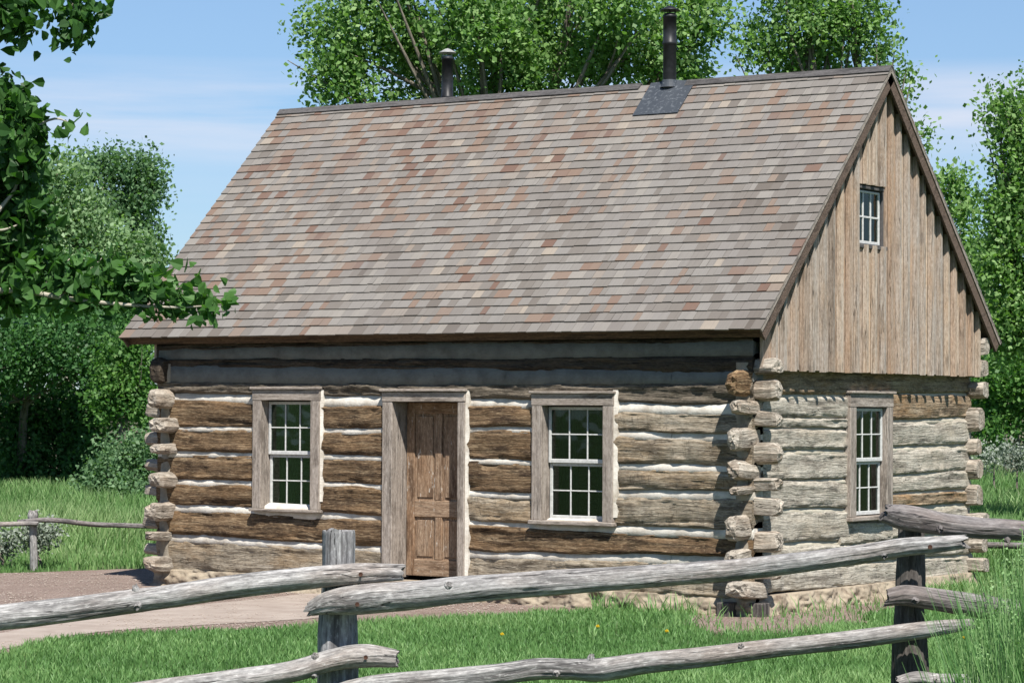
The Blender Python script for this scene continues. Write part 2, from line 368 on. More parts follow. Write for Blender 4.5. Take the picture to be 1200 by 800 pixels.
# flashing: tarred sheet with pale splashes
mt, nt, b = newmat('tarred_flashing'); tc = nt.nodes.new('ShaderNodeTexCoord')
c = mix(nt, ramp(nt, noise(nt, tc.outputs['Object'], (1, 1, 1), 26, 5, .7), [(.54, 0.0), (.68, .6)]), (.045, .052, .062), (.20, .215, .23))
nt.links.new(c, b.inputs['Base Color']); b.inputs['Roughness'].default_value = .6; M['flash'] = mt
# shingles: colour belongs to each shingle (tint), with patches of newer, redder ones
mt, nt, b = newmat('cedar_shingles')
at = nd(nt, 'ShaderNodeAttribute', attribute_name='tint'); g = nd(nt, 'ShaderNodeAttribute', attribute_name='grain'); tc = nt.nodes.new('ShaderNodeTexCoord')
c = ramp(nt, at.outputs['Fac'], [(0, (.098, .083, .070)), (.15, (.132, .115, .099)), (.35, (.162, .146, .129)), (.55, (.190, .176, .160)), (.68, (.222, .203, .178)), (.76, (.195, .155, .124)), (.85, (.175, .122, .092)), (.94, (.130, .078, .058)), (1.0, (.26, .222, .18))])
st = noise(nt, g.outputs['Vector'], (3, 110, 1), 1, 4, .6)
c = mix(nt, ramp(nt, st, [(.3, .35), (.5, 0.0)]), c, (.085, .072, .065))
c = mix(nt, ramp(nt, noise(nt, tc.outputs['Object'], (1, 1, 1), 1.4, 4, .6), [(.45, 0.0), (.7, .4)]), c, (.145, .13, .122))
nt.links.new(c, b.inputs['Base Color']); b.inputs['Roughness'].default_value = .85; bump(nt, b, st, .3, .002); M['shingle'] = mt

def leaf_mat(name, lo, mid, hi, gloss=.5, trans=.45):
    mt, nt, b = newmat(name)
    at = nd(nt, 'ShaderNodeAttribute', attribute_name='tint')
    c = ramp(nt, at.outputs['Fac'], [(0, lo), (.5, mid), (1, hi)])
    nt.links.new(c, b.inputs['Base Color']); b.inputs['Roughness'].default_value = gloss; b.inputs['Specular IOR Level'].default_value = .28
    t = nd(nt, 'ShaderNodeBsdfTranslucent'); ms = nd(nt, 'ShaderNodeMixShader'); ms.inputs[0].default_value = trans
    nt.links.new(mix(nt, 1.0, c, (1.0, 1.25, .45), 'MULTIPLY'), t.inputs[0])
    o = [n for n in nt.nodes if n.type == 'OUTPUT_MATERIAL'][0]
    nt.links.new(b.outputs[0], ms.inputs[1]); nt.links.new(t.outputs[0], ms.inputs[2]); nt.links.new(ms.outputs[0], o.inputs[0]); return mt
M['leaf_cotton'] = leaf_mat('cottonwood_leaf', (.065, .15, .04), (.16, .29, .08), (.29, .43, .17))
M['leaf_near'] = leaf_mat('near_cottonwood_leaf', (.025, .075, .018), (.05, .13, .03), (.10, .22, .055))
M['leaf_dark'] = leaf_mat('dark_shrub_leaf', (.035, .10, .03), (.065, .165, .05), (.12, .25, .08), .5)
M['leaf_pale'] = leaf_mat('pale_willow_leaf', (0.11, 0.19, 0.085), (0.18, 0.29, 0.13), (0.28, 0.4, 0.21), .5)
M['leaf_blue'] = leaf_mat('blue_green_leaf', (0.07, 0.14, 0.065), (0.12, 0.22, 0.1), (0.2, 0.32, 0.16), .5)
M['leaf_bright'] = leaf_mat('bright_leaf', (.045, .125, .03), (.085, .20, .045), (.16, .29, .08), .5)
M['leaf_sage'] = leaf_mat('sage_leaf', (.13, .16, .12), (.21, .25, .20), (.32, .35, .30), .7, .15)
M['grass'] = leaf_mat('lawn_grass_blade', (.075, .165, .045), (.125, .25, .075), (.24, .37, .14), .5, .3)
M['grass_dry'] = leaf_mat('meadow_grass_blade', (0.08, 0.17, 0.045), (0.13, 0.25, 0.075), (0.28, 0.37, 0.17), .6, .3)
M['grass_tall'] = leaf_mat('tall_grass_blade', (.06, .15, .045), (.13, .27, .085), (.28, .42, .18), .5, .3)
M['petal'] = simple('yellow_petal', (.75, .55, .03), .7, .1, 40, .001)

mt, nt, b = newmat('meadow_ground'); tc = nt.nodes.new('ShaderNodeTexCoord'); v = tc.outputs['Object']
c = ramp(nt, noise(nt, v, (1, 1, 1), .8, 6, .6), [(.35, (.045, .085, .025)), (.55, (.075, .12, .04)), (.75, (.15, .14, .075))])
c = mix(nt, ramp(nt, noise(nt, v, (1, 1, 1), 14, 5, .7), [(.5, 0.0), (.7, .5)]), c, (.10, .085, .05))
nt.links.new(c, b.inputs['Base Color']); b.inputs['Roughness'].default_value = .95
bump(nt, b, noise(nt, v, (1, 1, 1), 18, 5, .7), .8, .03); M['ground'] = mt
mt, nt, b = newmat('gravelly_dirt'); tc = nt.nodes.new('ShaderNodeTexCoord'); v = tc.outputs['Object']
n1 = noise(nt, v, (1, 1, 1), 2.2, 5, .6); n2 = noise(nt, v, (1, 1, 1), 45, 4, .7)
c = ramp(nt, n1, [(.3, (.155, .108, .085)), (.55, (.215, .155, .125)), (.75, (.27, .21, .175))])
c = mix(nt, ramp(nt, n2, [(.52, 0.0), (.66, .75)]), c, (.48, .42, .37)); c = mix(nt, ramp(nt, n2, [(.33, .7), (.45, 0.0)]), c, (.12, .085, .065))
nt.links.new(c, b.inputs['Base Color']); b.inputs['Roughness'].default_value = .95; bump(nt, b, n2, 1.0, .02); M['dirt'] = mt
mt, nt, b = newmat('pale_path'); tc = nt.nodes.new('ShaderNodeTexCoord'); v = tc.outputs['Object']
n1 = noise(nt, v, (1, 1, 1), 3, 5, .6); n2 = noise(nt, v, (1, 1, 1), 60, 4, .7)
c = ramp(nt, n1, [(.3, (.26, .21, .175)), (.7, (.36, .305, .26))]); c = mix(nt, ramp(nt, n2, [(.55, 0.0), (.7, .5)]), c, (.22, .17, .14))
nt.links.new(c, b.inputs['Base Color']); b.inputs['Roughness'].default_value = .9; bump(nt, b, n2, .6, .008); M['path'] = mt
mt, nt, b = newmat('badland_hills'); tc = nt.nodes.new('ShaderNodeTexCoord'); v = tc.outputs['Object']
c = ramp(nt, noise(nt, v, (1, 1, 3), .09, 7, .65), [(.35, (.07, .095, .045)), (.52, (.13, .125, .08)), (.7, (.26, .215, .17))])
nt.links.new(c, b.inputs['Base Color']); b.inputs['Roughness'].default_value = .95; bump(nt, b, noise(nt, v, (1, 1, 1), .4, 6, .7), 1, 1.0); M['hills'] = mt

# ------------------------------------------------------------------ the setting
mb = MB()
n = 81
xs = np.concatenate([-np.geomspace(900, 45, 20), np.linspace(-40, 40, n), np.geomspace(45, 900, 20)])
X, Y = np.meshgrid(xs, xs, indexing='ij'); Z = X*0
far = np.clip((np.hypot(X, Y)-70)/200, 0, 1); Z = Z+far*1.5*vnoise(np.stack([X/60, Y/60, X*0], -1))
mb.add(np.stack([X, Y, Z], -1), grid_q(len(xs), len(xs))[:, ::-1])
tag(mb.build('ground', M['ground']), kind='structure')
def inpoly(P, poly):
    x, y = P[:, 0], P[:, 1]; r = np.zeros(len(P), bool); k = len(poly)
    for i in range(k):
        x0, y0 = poly[i][:2]; x1, y1 = poly[(i+1) % k][:2]
        c = ((y0 > y) != (y1 > y)) & (x < (x1-x0)*(y-y0)/(y1-y0+1e-12)+x0); r ^= c
    return r
def sheet(name, top_px, bot_px, z, mat, n=90, wob=.06, **k):
    a = spline([on_z(*p) for p in top_px], n); b = spline([on_z(*p) for p in bot_px], n)
    for c, s in ((a, 3), (b, 8)):
        q = c.copy(); c[:, :2] += wob*np.stack([fbm(q*[2.5, 2.5, 0]+s, 4, 3), fbm(q*[2.5, 2.5, 0]+s+20, 5, 3)], -1)
    t = np.linspace(0, 1, 5)[None, :, None]; V = a[:, None]*(1-t)+b[:, None]*t; V[..., 2] = z
    mb = MB(); mb.add(V, grid_q(n, 5)[:, ::-1]); o = mb.build(name, mat); tag(o, kind='structure')
    return [tuple(p) for p in a]+[tuple(p) for p in b[::-1]]
dirt_poly = sheet('dirt_yard', [(-420, 682), (-150, 676), (0, 672), (165, 666), (330, 664), (470, 668), (600, 676), (700, 690)],
                  [(-420, 880), (-150, 800), (0, 766), (120, 745), (300, 738), (420, 732), (520, 728), (690, 716)], .004, M['dirt'])
path_poly = sheet('path', [(-420, 830), (-150, 768), (0, 742), (130, 722), (230, 710), (330, 699), (420, 690), (500, 682)],
                  [(-420, 862), (-150, 792), (0, 762), (110, 742), (230, 733), (350, 726), (450, 714), (560, 694)], .008, M['path'], wob=.03)
patch_poly = sheet('bare_soil', [(790, 728), (850, 712), (920, 706), (1000, 700), (1060, 700)],
                   [(800, 735), (860, 745), (930, 742), (1000, 732), (1050, 722)], .004, M['dirt'], n=40, wob=.12)
# hills beyond the trees
mb = MB(); ang = np.linspace(-.75, .75, 140); rr = np.linspace(0, 1, 24)
A_, R_ = np.meshgrid(ang, rr, indexing='ij'); fwd = math.atan2(CF[1], CF[0])
D_ = 150+R_*170; hx = CAM[0]+D_*np.cos(fwd-A_); hy = CAM[1]+D_*np.sin(fwd-A_)
base = np.interp(A_, [-.75, -.1, .02, .13, .2, .35, .75], [9, 3, 4, 9, 15, 22, 16])
hz = np.sin(np.clip(R_*1.2, 0, 1)*math.pi/2)*base*(1+.35*fbm(np.stack([hx/22, hy/22, hx*0], -1), 2, 4))-1.0
mb.add(np.stack([hx, hy, hz], -1), grid_q(140, 24)[:, ::-1]); tag(mb.build('hills', M['hills'], smooth=True), kind='structure')

# ------------------------------------------------------------------ the cabin
LX, WY = 7.3, 4.924
ZE, ZR = 2.665, 5.363
OL, OR, EV = 0.308, 0.190, 0.282
cabin = empty('log_cabin', (0, 0, 0), label='old log cabin with white chinking, steep wooden shingle roof and vertical board gable', cat='cabin')

def log_mesh(mb, axis, a0, a1, t0, b0, t1, b1, face, relief=1.0, hd=.12, n=3.2, seed=0, wob=.012, endtaper=0.0, tint=.5, ns=None):
    """hewn log along x (axis 0) or y (axis 1); t,b = top/bottom height at both ends; face = coordinate of its outer face"""
    Lg = abs(a1-a0); ns = ns or max(8, int(Lg/.022)); nc = 44
    s = np.linspace(a0, a1, ns); f = (s-a0)/(a1-a0)
    zt = t0+(t1-t0)*f; zb = b0+(b1-b0)*f
    q = np.stack([s*1.6, s*0+seed*1.7, s*0], -1); zt = zt+wob*(.8+fbm(q, 1, 3)); zb = zb+wob*(fbm(q+9, 2, 3)-1.2)
    cz = (zt+zb)/2; hz = (zt-zb)/2
    th = np.linspace(0, 2*math.pi, nc, endpoint=False); S, TH = np.meshgrid(s, th, indexing='ij')
    c, sn = np.cos(TH), np.sin(TH); k = 2/n
    o = np.sign(c)*abs(c)**k; v = np.sign(sn)*abs(sn)**k
    q1 = np.stack([S*1.5, o*1.2+seed, v*1.2], -1); q2 = np.stack([S*1.1, o*2+seed, v*6], -1); q3 = np.stack([S*11, o*2+seed, v*5], -1)
    q4 = np.stack([S*3.0, o*2+seed, v*3.2], -1); pit = np.clip(vnoise(q4, 15)-.35, 0, 1); d = .013*fbm(q1, 4, 3)+.010*fbm(q2, 7, 2)+.010*fbm(q3, 12, 3)-.045*pit; d = d*relief
    O = o*hd+c*d; Vz = cz[:, None]+v*hz[:, None]+sn*d*.5
    out_dir = -1 if axis == 0 else 1
    ctr = face - out_dir*hd
    if axis == 0: V = np.stack([S, ctr+out_dir*O, Vz], -1)
    else: V = np.stack([ctr+out_dir*O, S, Vz], -1)
    G = np.stack([S+seed*5.3, v*hz[:, None]+seed, o*hd], -1)
    Q = grid_q(ns, nc, True)
    Q = Q if (axis == 0) ^ (a1 < a0) else Q[:, ::-1]
    mb.add(V, Q, G=G, tint=tint)
    for e_ in (0, -1):
        ring = V[e_]; mid = ring.mean(0); vv = np.vstack([ring, ring*.5+mid*.5, [mid]])
        qd = [(i, (i+1) % nc, nc+(i+1) % nc, nc+i) for i in range(nc)]; td = [(nc+i, nc+(i+1) % nc, 2*nc) for i in range(nc)]
        gg = np.stack([(vv[:, 2])*1.0+seed, vv[:, 0]+vv[:, 1], vv[:, 2]*2], -1); mb.add(vv, qd, td, G=gg)
def chink_strip(mb, axis, a0, a1, tz0, bz0, tz1, bz1, ftop, fbot, back, seed=0):
    """sloped mortar between two logs: ftop/fbot = face coordinate at its upper and lower edge"""
    n = max(4, int(abs(a1-a0)/.05)); s = np.linspace(a0, a1, n); f = (s-a0)/(a1-a0)
    zt = tz0+(tz1-tz0)*f+.05; zb = bz0+(bz1-bz0)*f-.05
    hgt = max(.02, float(np.mean(zt-zb))-.10); q_ = .035/(hgt+.10); prof = np.array([0, q_, .5, 1-q_, 1.0]); V = []
    S, Pp = np.meshgrid(s, prof, indexing='ij')
    Z = zb[:, None]+(zt-zb)[:, None]*Pp; F = fbot+(ftop-fbot)*np.clip((Pp-.3)/.4, 0, 1)
    out_dir = -1 if axis == 0 else 1
    F = F-out_dir*np.where((Pp < .01) | (Pp > .99), .09, 0.0)
    F = F+out_dir*.007*fbm(np.stack([S*5, Z*9+seed, S*0], -1), 6, 3)
    Bk = np.full((n, 1), back)
    F = np.hstack([Bk, F, Bk]); Z = np.hstack([Z[:, :1], Z, Z[:, -1:]]); S = np.hstack([S[:, :1], S, S[:, -1:]])
    V = np.stack([S, F, Z], -1) if axis == 0 else np.stack([F, S, Z], -1)
    Q = grid_q(n, 7, True); Q = Q[:, ::-1] if axis == 0 else Q
    mb.add(V, Q)
    for e_ in (0, -1): mb.add(V[e_], [(0, 1, 5, 6), (1, 2, 4, 5)], [(2, 3, 4)])

FY = -0.05      # plane of the front log faces
SX = LX-0.03     # plane of the side log faces
def FZ(px, py): p = on_y(px, py, FY); return p[0], p[2]
def SZ(px, py): p = on_x(px, py, SX); return p[1], p[2]
# rows of the front wall surveyed at four stations: (top, bottom) in picture rows
XS = [240, 410, 590, 785]
ROWS = [[(634.5, 670), (645, 680), (653, 687), (660, 695)],
        [(599, 626), (609, 637), (618, 645), (627, 648)],
        [(568, 590), (570, 600), (582, 611), (583, 615)],
        [(534, 561), (537, 563), (542, 576), (551, 572)],
        [(503.5, 528), (507, 531), (504, 537), (515, 543)],
        [(469, 498), (476, 500), (475, 498), (485, 505)],
        [(446, 461), (448, 463.5), (449, 467), (447, 474)],
        [(419, 430), (419, 432), (419, 433), (415, 437)],
        [(399, 409), (396, 405), (394, 402), (391, 401)]]
def row_z(r, x, which):
    zs = []; xsr = []
    for px, tb in zip(XS, ROWS[r]):
        X_, Z_ = FZ(px, tb[which]); zs.append(Z_); xsr.append(X_)
    xsr = np.array(xsr); zs = np.array(zs)
    if x < xsr[0]: return zs[0]
    if x > xsr[-1]: return zs[-1]
    return float(np.interp(x, xsr, zs))
fx = lambda px, py=560: FZ(px, py)[0]
XL, XR = 0.0, LX-.02
W1 = (FZ(298.5, 520)[0], FZ(376, 520)[0]); DR = (FZ(449.5, 570)[0], FZ(546, 570)[0]); W2 = (FZ(625, 530)[0], FZ(720.5, 530)[0])
ins = .035
secs = {'a': (XL+.02, W1[0]+ins), 'b': (W1[1]-ins, DR[0]+ins), 'c': (DR[1]-ins, W2[0]+ins), 'd': (W2[1]-ins, XR)}
def spans(r):
    if r == 0 or r == 1: return [(XL+.02, DR[0]+ins, 'ab'), (DR[1]-ins, XR, 'cd')]
    if r <= 5: return [(secs[k][0], secs[k][1], k) for k in 'abcd']
    return [(XL+.02, XR, 'abcd')]
wall = MB(); upper = MB()
for r in range(8):            # mortar between row r and r+1, and below row 0
    for (a, b, k) in spans(max(r, 0)) if r < 5 else (spans(5) if r == 5 else spans(6)):
        if r in (5,): a, b = (XL, XR) if k == 'a' else (0, 0)
        if a == b: continue
        pts = np.linspace(a, b, max(2, int((b-a)/1.2)+1))
        pts = sorted(set([round(p, 4) for p in pts]+[round(FZ(x, 540)[0], 4) for x in XS if a < FZ(x, 540)[0] < b]))
        for p0, p1 in zip(pts[:-1], pts[1:]):
            if r == 5: continue
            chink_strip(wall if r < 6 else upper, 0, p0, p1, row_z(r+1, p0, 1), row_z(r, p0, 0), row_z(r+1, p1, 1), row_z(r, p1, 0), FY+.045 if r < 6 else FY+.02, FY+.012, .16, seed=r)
        if r == 5: pass
# mortar row over the windows (between rows 6 and 7) is cut only by the door and window heads
cuts = [XL+.02, W1[0]+.03, W1[1]-.03, DR[0]+.03, DR[1]-.03, W2[0]+.03, W2[1]-.03, XR]
heads = {1: FZ(337, 470)[1]+.05, 3: FZ(498, 470)[1]+.05, 5: FZ(672, 474)[1]+.05}
for ci, (p0, p1) in enumerate(zip(cuts[:-1], cuts[1:])):
    lo0, lo1 = (heads[ci]+.05,)*2 if ci in heads else (row_z(5, p0, 0), row_z(5, p1, 0))
    chink_strip(wall, 0, p0, p1, row_z(6, p0, 1), lo0, row_z(6, p1, 1), lo1, FY+.045, FY+.012, .16, seed=5)
front = wall.build('wall', M['chink'], cabin, smooth=True); front['label'] = 'long front wall of hewn logs with white chinking'
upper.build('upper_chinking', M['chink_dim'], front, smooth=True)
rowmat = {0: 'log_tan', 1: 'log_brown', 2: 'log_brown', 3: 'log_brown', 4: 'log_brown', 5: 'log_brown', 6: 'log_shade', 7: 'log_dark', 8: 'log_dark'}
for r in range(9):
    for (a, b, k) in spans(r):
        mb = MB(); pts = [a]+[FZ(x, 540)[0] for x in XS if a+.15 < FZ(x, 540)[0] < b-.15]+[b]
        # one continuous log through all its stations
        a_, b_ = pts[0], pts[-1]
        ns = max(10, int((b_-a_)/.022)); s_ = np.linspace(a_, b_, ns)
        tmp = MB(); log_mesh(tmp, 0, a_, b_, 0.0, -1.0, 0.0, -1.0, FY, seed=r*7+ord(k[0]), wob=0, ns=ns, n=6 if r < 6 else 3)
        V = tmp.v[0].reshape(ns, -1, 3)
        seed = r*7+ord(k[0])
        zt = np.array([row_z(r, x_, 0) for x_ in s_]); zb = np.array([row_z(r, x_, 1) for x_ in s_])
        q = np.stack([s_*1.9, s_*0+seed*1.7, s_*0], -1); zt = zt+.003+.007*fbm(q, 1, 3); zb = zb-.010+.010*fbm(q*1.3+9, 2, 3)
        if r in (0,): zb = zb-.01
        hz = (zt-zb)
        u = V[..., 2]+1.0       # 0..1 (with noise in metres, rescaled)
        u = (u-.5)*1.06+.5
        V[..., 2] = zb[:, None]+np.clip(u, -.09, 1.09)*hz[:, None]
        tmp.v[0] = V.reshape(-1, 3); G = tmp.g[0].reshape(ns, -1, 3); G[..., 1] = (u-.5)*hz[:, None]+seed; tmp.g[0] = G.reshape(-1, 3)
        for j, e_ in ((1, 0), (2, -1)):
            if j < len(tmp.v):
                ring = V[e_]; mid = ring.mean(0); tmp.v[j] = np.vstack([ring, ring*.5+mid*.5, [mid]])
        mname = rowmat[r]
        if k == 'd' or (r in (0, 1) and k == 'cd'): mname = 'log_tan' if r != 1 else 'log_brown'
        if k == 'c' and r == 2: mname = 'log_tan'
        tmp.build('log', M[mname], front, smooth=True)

# foundation
mb = MB(); nsx = 520
for axis, a0, a1, f0 in ((0, .0, LX+.02, -.07), (1, 0.02, WY, LX+.04)):
    s = np.linspace(a0, a1, nsx); P_ = np.linspace(0, 1, 16); S, Q_ = np.meshgrid(s, P_, indexing='ij')
    Z = -.03+Q_*.21; outd = -1 if axis == 0 else 1
    F = f0+outd*(.05*(1-Q_)+.035*fbm(np.stack([S*5, Z*12, S*0+axis*9], -1), 8, 3)+.016*fbm(np.stack([S*22, Z*40, S*0+axis*9], -1), 18, 3)*(1-Q_*.7)-.02*Q_)
    back = np.full((nsx, 1), .1 if axis == 0 else LX-.2)
    F = np.hstack([F, back]); Z = np.hstack([Z, Z[:, -1:]]); S = np.hstack([S, S[:, -1:]])
    V = np.stack([S, F, Z], -1) if axis == 0 else np.stack([F, S, Z], -1)
    mb.add(V, grid_q(nsx, 17)[:, ::-1] if axis == 0 else grid_q(nsx, 17))
mb.build('foundation', M['foundation'], cabin, smooth=True)

# side wall: each log surveyed at its two ends: (px0, top, bottom, px1, top, bottom, material)
SIDE = [(890, 668, 695, 1142, 652, 674, 'log_grey'), (890, 643, 665, 1142, 628, 648, 'log_grey'),
        (890, 600, 636, 996, 599, 632, 'log_grey'), (890, 564, 595, 996, 564, 594, 'log_grey'), (890, 530, 562, 996, 531, 560, 'log_grey'),
        (890, 503, 527, 996, 504, 525, 'log_grey'), (890, 490, 500, 996, 491, 500, 'log_grey'), (890, 466, 489, 996, 465, 488, 'log_grey'),
        (1038, 603, 630, 1138, 594, 620, 'log_grey'), (1038, 581, 592, 1138, 576, 588, 'log_weather'), (1038, 560, 578, 1138, 551, 571, 'log_grey'),
        (1038, 528, 556, 1138, 524, 550, 'log_grey'), (1038, 496, 524, 1138, 492, 518, 'log_grey'), (1038, 462, 492, 1138, 464, 488, 'log_weather'),
        (890, 430, 462, 1138, 438, 459, 'log_weather'), (985, 613, 638, 1046, 611, 634, 'log_grey')]
wall2 = MB(); side_logs = []
def sy(px, py): return SZ(px, py)
def side_gap(up, lo, seed):
    a0 = max(sy(up[0], 550)[0], sy(lo[0], 550)[0]); a1 = min(sy(up[3], 550)[0], sy(lo[3], 550)[0])
    def zat(rec, which, yv):
        p0 = sy(rec[0], rec[which]); p1 = sy(rec[3], rec[3+which]); f = (yv-p0[0])/(p1[0]-p0[0]); return p0[1]+(p1[1]-p0[1])*f
    chink_strip(wall2, 1, a0, a1, zat(up, 2, a0), zat(lo, 1, a0), zat(up, 2, a1), zat(lo, 1, a1), SX-.05, SX-.015, LX-.22, seed)
order = [(1, 0), (2, 1), (3, 2), (4, 3), (5, 4), (6, 5), (7, 6), (14, 7), (8, 1), (9, 8), (10, 9), (11, 10), (12, 11), (13, 12), (14, 13)]
for i, (u_, l_) in enumerate(order): side_gap(SIDE[u_], SIDE[l_], i)
wz = SZ(1018, 612)[1]
chink_strip(wall2, 1, sy(985, 550)[0], sy(1045, 550)[0], wz+.02, SZ(1018, 646)[1]+.0, wz+.02, SZ(1018, 646)[1]+.0, SX-.06, SX-.05, LX-.22, 33)
chink_strip(wall2, 1, WY-.25, WY+.12, 2.35, .12, 2.35, .12, SX-.06, SX-.06, LX-.22, 34)
swall = wall2.build('wall', M['chink_side'], cabin, smooth=True); swall['label'] = 'sunlit gable end wall of bleached grey logs'
for i, (p0, t0, b0, p1, t1, b1, mm) in enumerate(SIDE):
    mb = MB(); y0, zt0 = sy(p0, t0); _, zb0 = sy(p0, b0); y1, zt1 = sy(p1, t1); _, zb1 = sy(p1, b1)
    log_mesh(mb, 1, max(y0, .0), min(y1, WY), zt0, zb0, zt1, zb1, SX+.0, relief=.65, hd=.12, n=7.0, seed=40+i, wob=.006)
    mb.build('log', M[mm], swall, smooth=True)
# back and left walls (away from the photograph): plain stacked logs
for nm, axis, f in (('back', 0, WY+.05), ('left', 1, 0.0)):
    w = MB()
    if axis == 0: box(w, (0.02, WY-.15, .1), (LX-.25, WY-.05, 2.45), 0)
    else: box(w, (.02, .1, .1), (.12, WY-.1, 2.45), 1)
    wo = w.build('wall', M['chink'], cabin); wo['label'] = nm+' wall of stacked logs'
    for r in range(9):
        mb = MB(); z0_ = .15+r*.262
        if axis == 0: log_mesh(mb, 0, 0, LX-.12, z0_+.2, z0_, z0_+.2, z0_, WY-.19, hd=.12, seed=90+r)
        else: log_mesh(mb, 1, 0, WY, z0_+.2, z0_, z0_+.2, z0_, .24-.0, hd=.12, seed=110+r)
        mb.build('log', M['log_tan'], wo, smooth=True)
# interior floor and ceiling keep the rooms dark
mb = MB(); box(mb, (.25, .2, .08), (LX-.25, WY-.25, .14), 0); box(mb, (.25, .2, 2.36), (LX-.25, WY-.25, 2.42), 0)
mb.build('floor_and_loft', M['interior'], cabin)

# projecting log ends -----------------------------------------------------
def log_end(px0, px1, py0, py1, kind, mat='log_end', ext=None, seed=0, lean=0.0):
    """kind 'A': end of a gable-wall log sticking out of the front (axis y); 'B': end of a front-wall log sticking out to the right; 'L': out to the left"""
    mb = MB()
    if kind in 'AK':
        ext = ext or .30; Yf = -ext; p = on_y(px0, py0, Yf); q = on_y(px1, py1, Yf)
        lo = (p[0], q[2]); hi = (q[0], p[2]); c = ((lo[0]+hi[0])/2, (lo[1]+hi[1])/2); h = ((hi[0]-lo[0])/2, (hi[1]-lo[1])/2)
        st = np.linspace(Yf, .10, 9)
    elif kind == 'B':
        ext = ext or .20; Xf = LX+ext; p = on_x(px0, py0, Xf); q = on_x(px1, py1, Xf)
        c = (.07, (p[2]+q[2])/2); h = (.105, (p[2]-q[2])/2); st = np.linspace(Xf, LX-.10, 9)
    else:
        ext = ext or .20; Xf = -ext; p = on_y(px0, py0, 0.0); q = on_y(px0, py1, 0.0)
        c = (.07, (p[2]+q[2])/2); h = (.11, (p[2]-q[2])/2); st = np.linspace(Xf, .1, 9)
    nc = random.choice([8, 9, 10]); th = np.sort(np.linspace(0, 2*math.pi, nc, endpoint=False)+RNG.uniform(-.22, .22, nc)); S, TH = np.meshgrid(st, th, indexing='ij')
    k = 2/random.choice([2.4, 2.9, 3.6]); o = np.sign(np.cos(TH))*abs(np.cos(TH))**k; v = np.sign(np.sin(TH))*abs(np.sin(TH))**k
    # hewn facets: pull corners in at random angles
    ph = seed*1.3; fac = 1-.22*RNG.random(nc)[None, :]*np.ones_like(TH)
    nf = .93+.06*fbm(np.stack([S*7, np.cos(TH)*1.6+seed, np.sin(TH)*1.6], -1), 4, 3)
    U = c[0]+o*h[0]*fac*nf; Z = c[1]+v*h[1]*(fac*.3+.7)*nf
    fr_ = np.abs(S-st[0])/abs(st[-1]-st[0]); ch = np.where(fr_ == 0, .86, 1.0); U = c[0]+(U-c[0])*ch; Z = c[1]+(Z-c[1])*ch
    Z = Z-(1-fr_)*0-lean*(fr_)
    Sd = S+np.where(fr_ < .05, .03*vnoise(np.stack([o*2+seed, v*2, S*0], -1))*1.0, 0)
    V = np.stack([U, Sd, Z], -1) if kind in 'AK' else np.stack([Sd, U, Z], -1)
    G = np.stack([S+seed, v*h[1], o*h[0]+seed], -1); mb.add(V, grid_q(9, nc, True), G=G)
    ring = V[0]; mid = ring.mean(0); mid2 = mid.copy(); ax = 1 if kind in 'AK' else 0
    R2 = ring*.6+mid*.4; R2[:, ax] += (st[0]-st[1])*.35*np.ones(nc)+RNG.uniform(-.012, .012, nc); mid2[ax] += (st[0]-st[1])*.4
    R3 = ring*.25+mid*.75; R3[:, ax] += (st[0]-st[1])*.35+RNG.uniform(-.012, .012, nc)
    vv = np.vstack([ring, R2, R3, [mid2]])
    qd = [(i, (i+1) % nc, nc+(i+1) % nc, nc+i) for i in range(nc)]+[(nc+i, nc+(i+1) % nc, 2*nc+(i+1) % nc, 2*nc+i) for i in range(nc)]
    td = [(2*nc+i, 2*nc+(i+1) % nc, 3*nc) for i in range(nc)]
    mb.add(vv, qd, td, G=vv*[1, 1, 1]+seed)
    return mb.build('log_end', M[mat], cabin, smooth=False)
ends = [(848, 868, 431, 466, 'A', 'log_end_rust'), (852, 871, 467, 486, 'A', 'log_end'), (848, 870, 500, 531, 'A', 'log_end'),
        (848, 870, 537, 564, 'A', 'log_end'), (852, 869, 569, 582, 'A', 'log_end'), (846, 866, 602, 637, 'A', 'log_end'),
        (845, 868, 643, 668, 'A', 'log_end'), (846, 880, 678, 703, 'A', 'log_end'),
        (874, 893, 416, 439, 'B', 'log_end'), (874, 894, 441, 471, 'B', 'log_end'), (874, 894, 482, 502, 'B', 'log_end'), (874, 894, 517, 547, 'B', 'log_end'),
        (874, 892, 560, 577, 'B', 'log_end'), (874, 891, 584, 608, 'B', 'log_end'), (874, 890, 623, 651, 'B', 'log_end'), (874, 890, 664, 682, 'B', 'log_end'),
        (172, 192, 417, 451, 'a', 'log_dark'), (170, 187, 454, 480, 'A', 'log_end'), (172, 193, 488, 508, 'A', 'log_end'), (174, 191, 519, 533, 'A', 'log_end'),  # first end uses the dark log colour as its eave shadow
        (171, 190, 551, 572, 'A', 'log_end'), (168, 188, 587, 612, 'A', 'log_end'), (166, 184, 621, 634, 'A', 'log_end'), (165, 187, 649, 671, 'A', 'log_end'),
        (176, 0, 504, 524, 'L', 'log_end'), (176, 0, 536, 552, 'L', 'log_end'), (176, 0, 566, 580, 'L', 'log_end'), (176, 0, 600, 620, 'L', 'log_end'), (176, 0, 635, 650, 'L', 'log_end'), (176, 0, 470, 490, 'L', 'log_end')]
for i, (a, b, c, d, k, mm) in enumerate(ends): log_end(a, b, c, d, k.upper(), mm, ext=.15 if k == 'a' else None, seed=i+1, lean=random.uniform(-.02, .03))
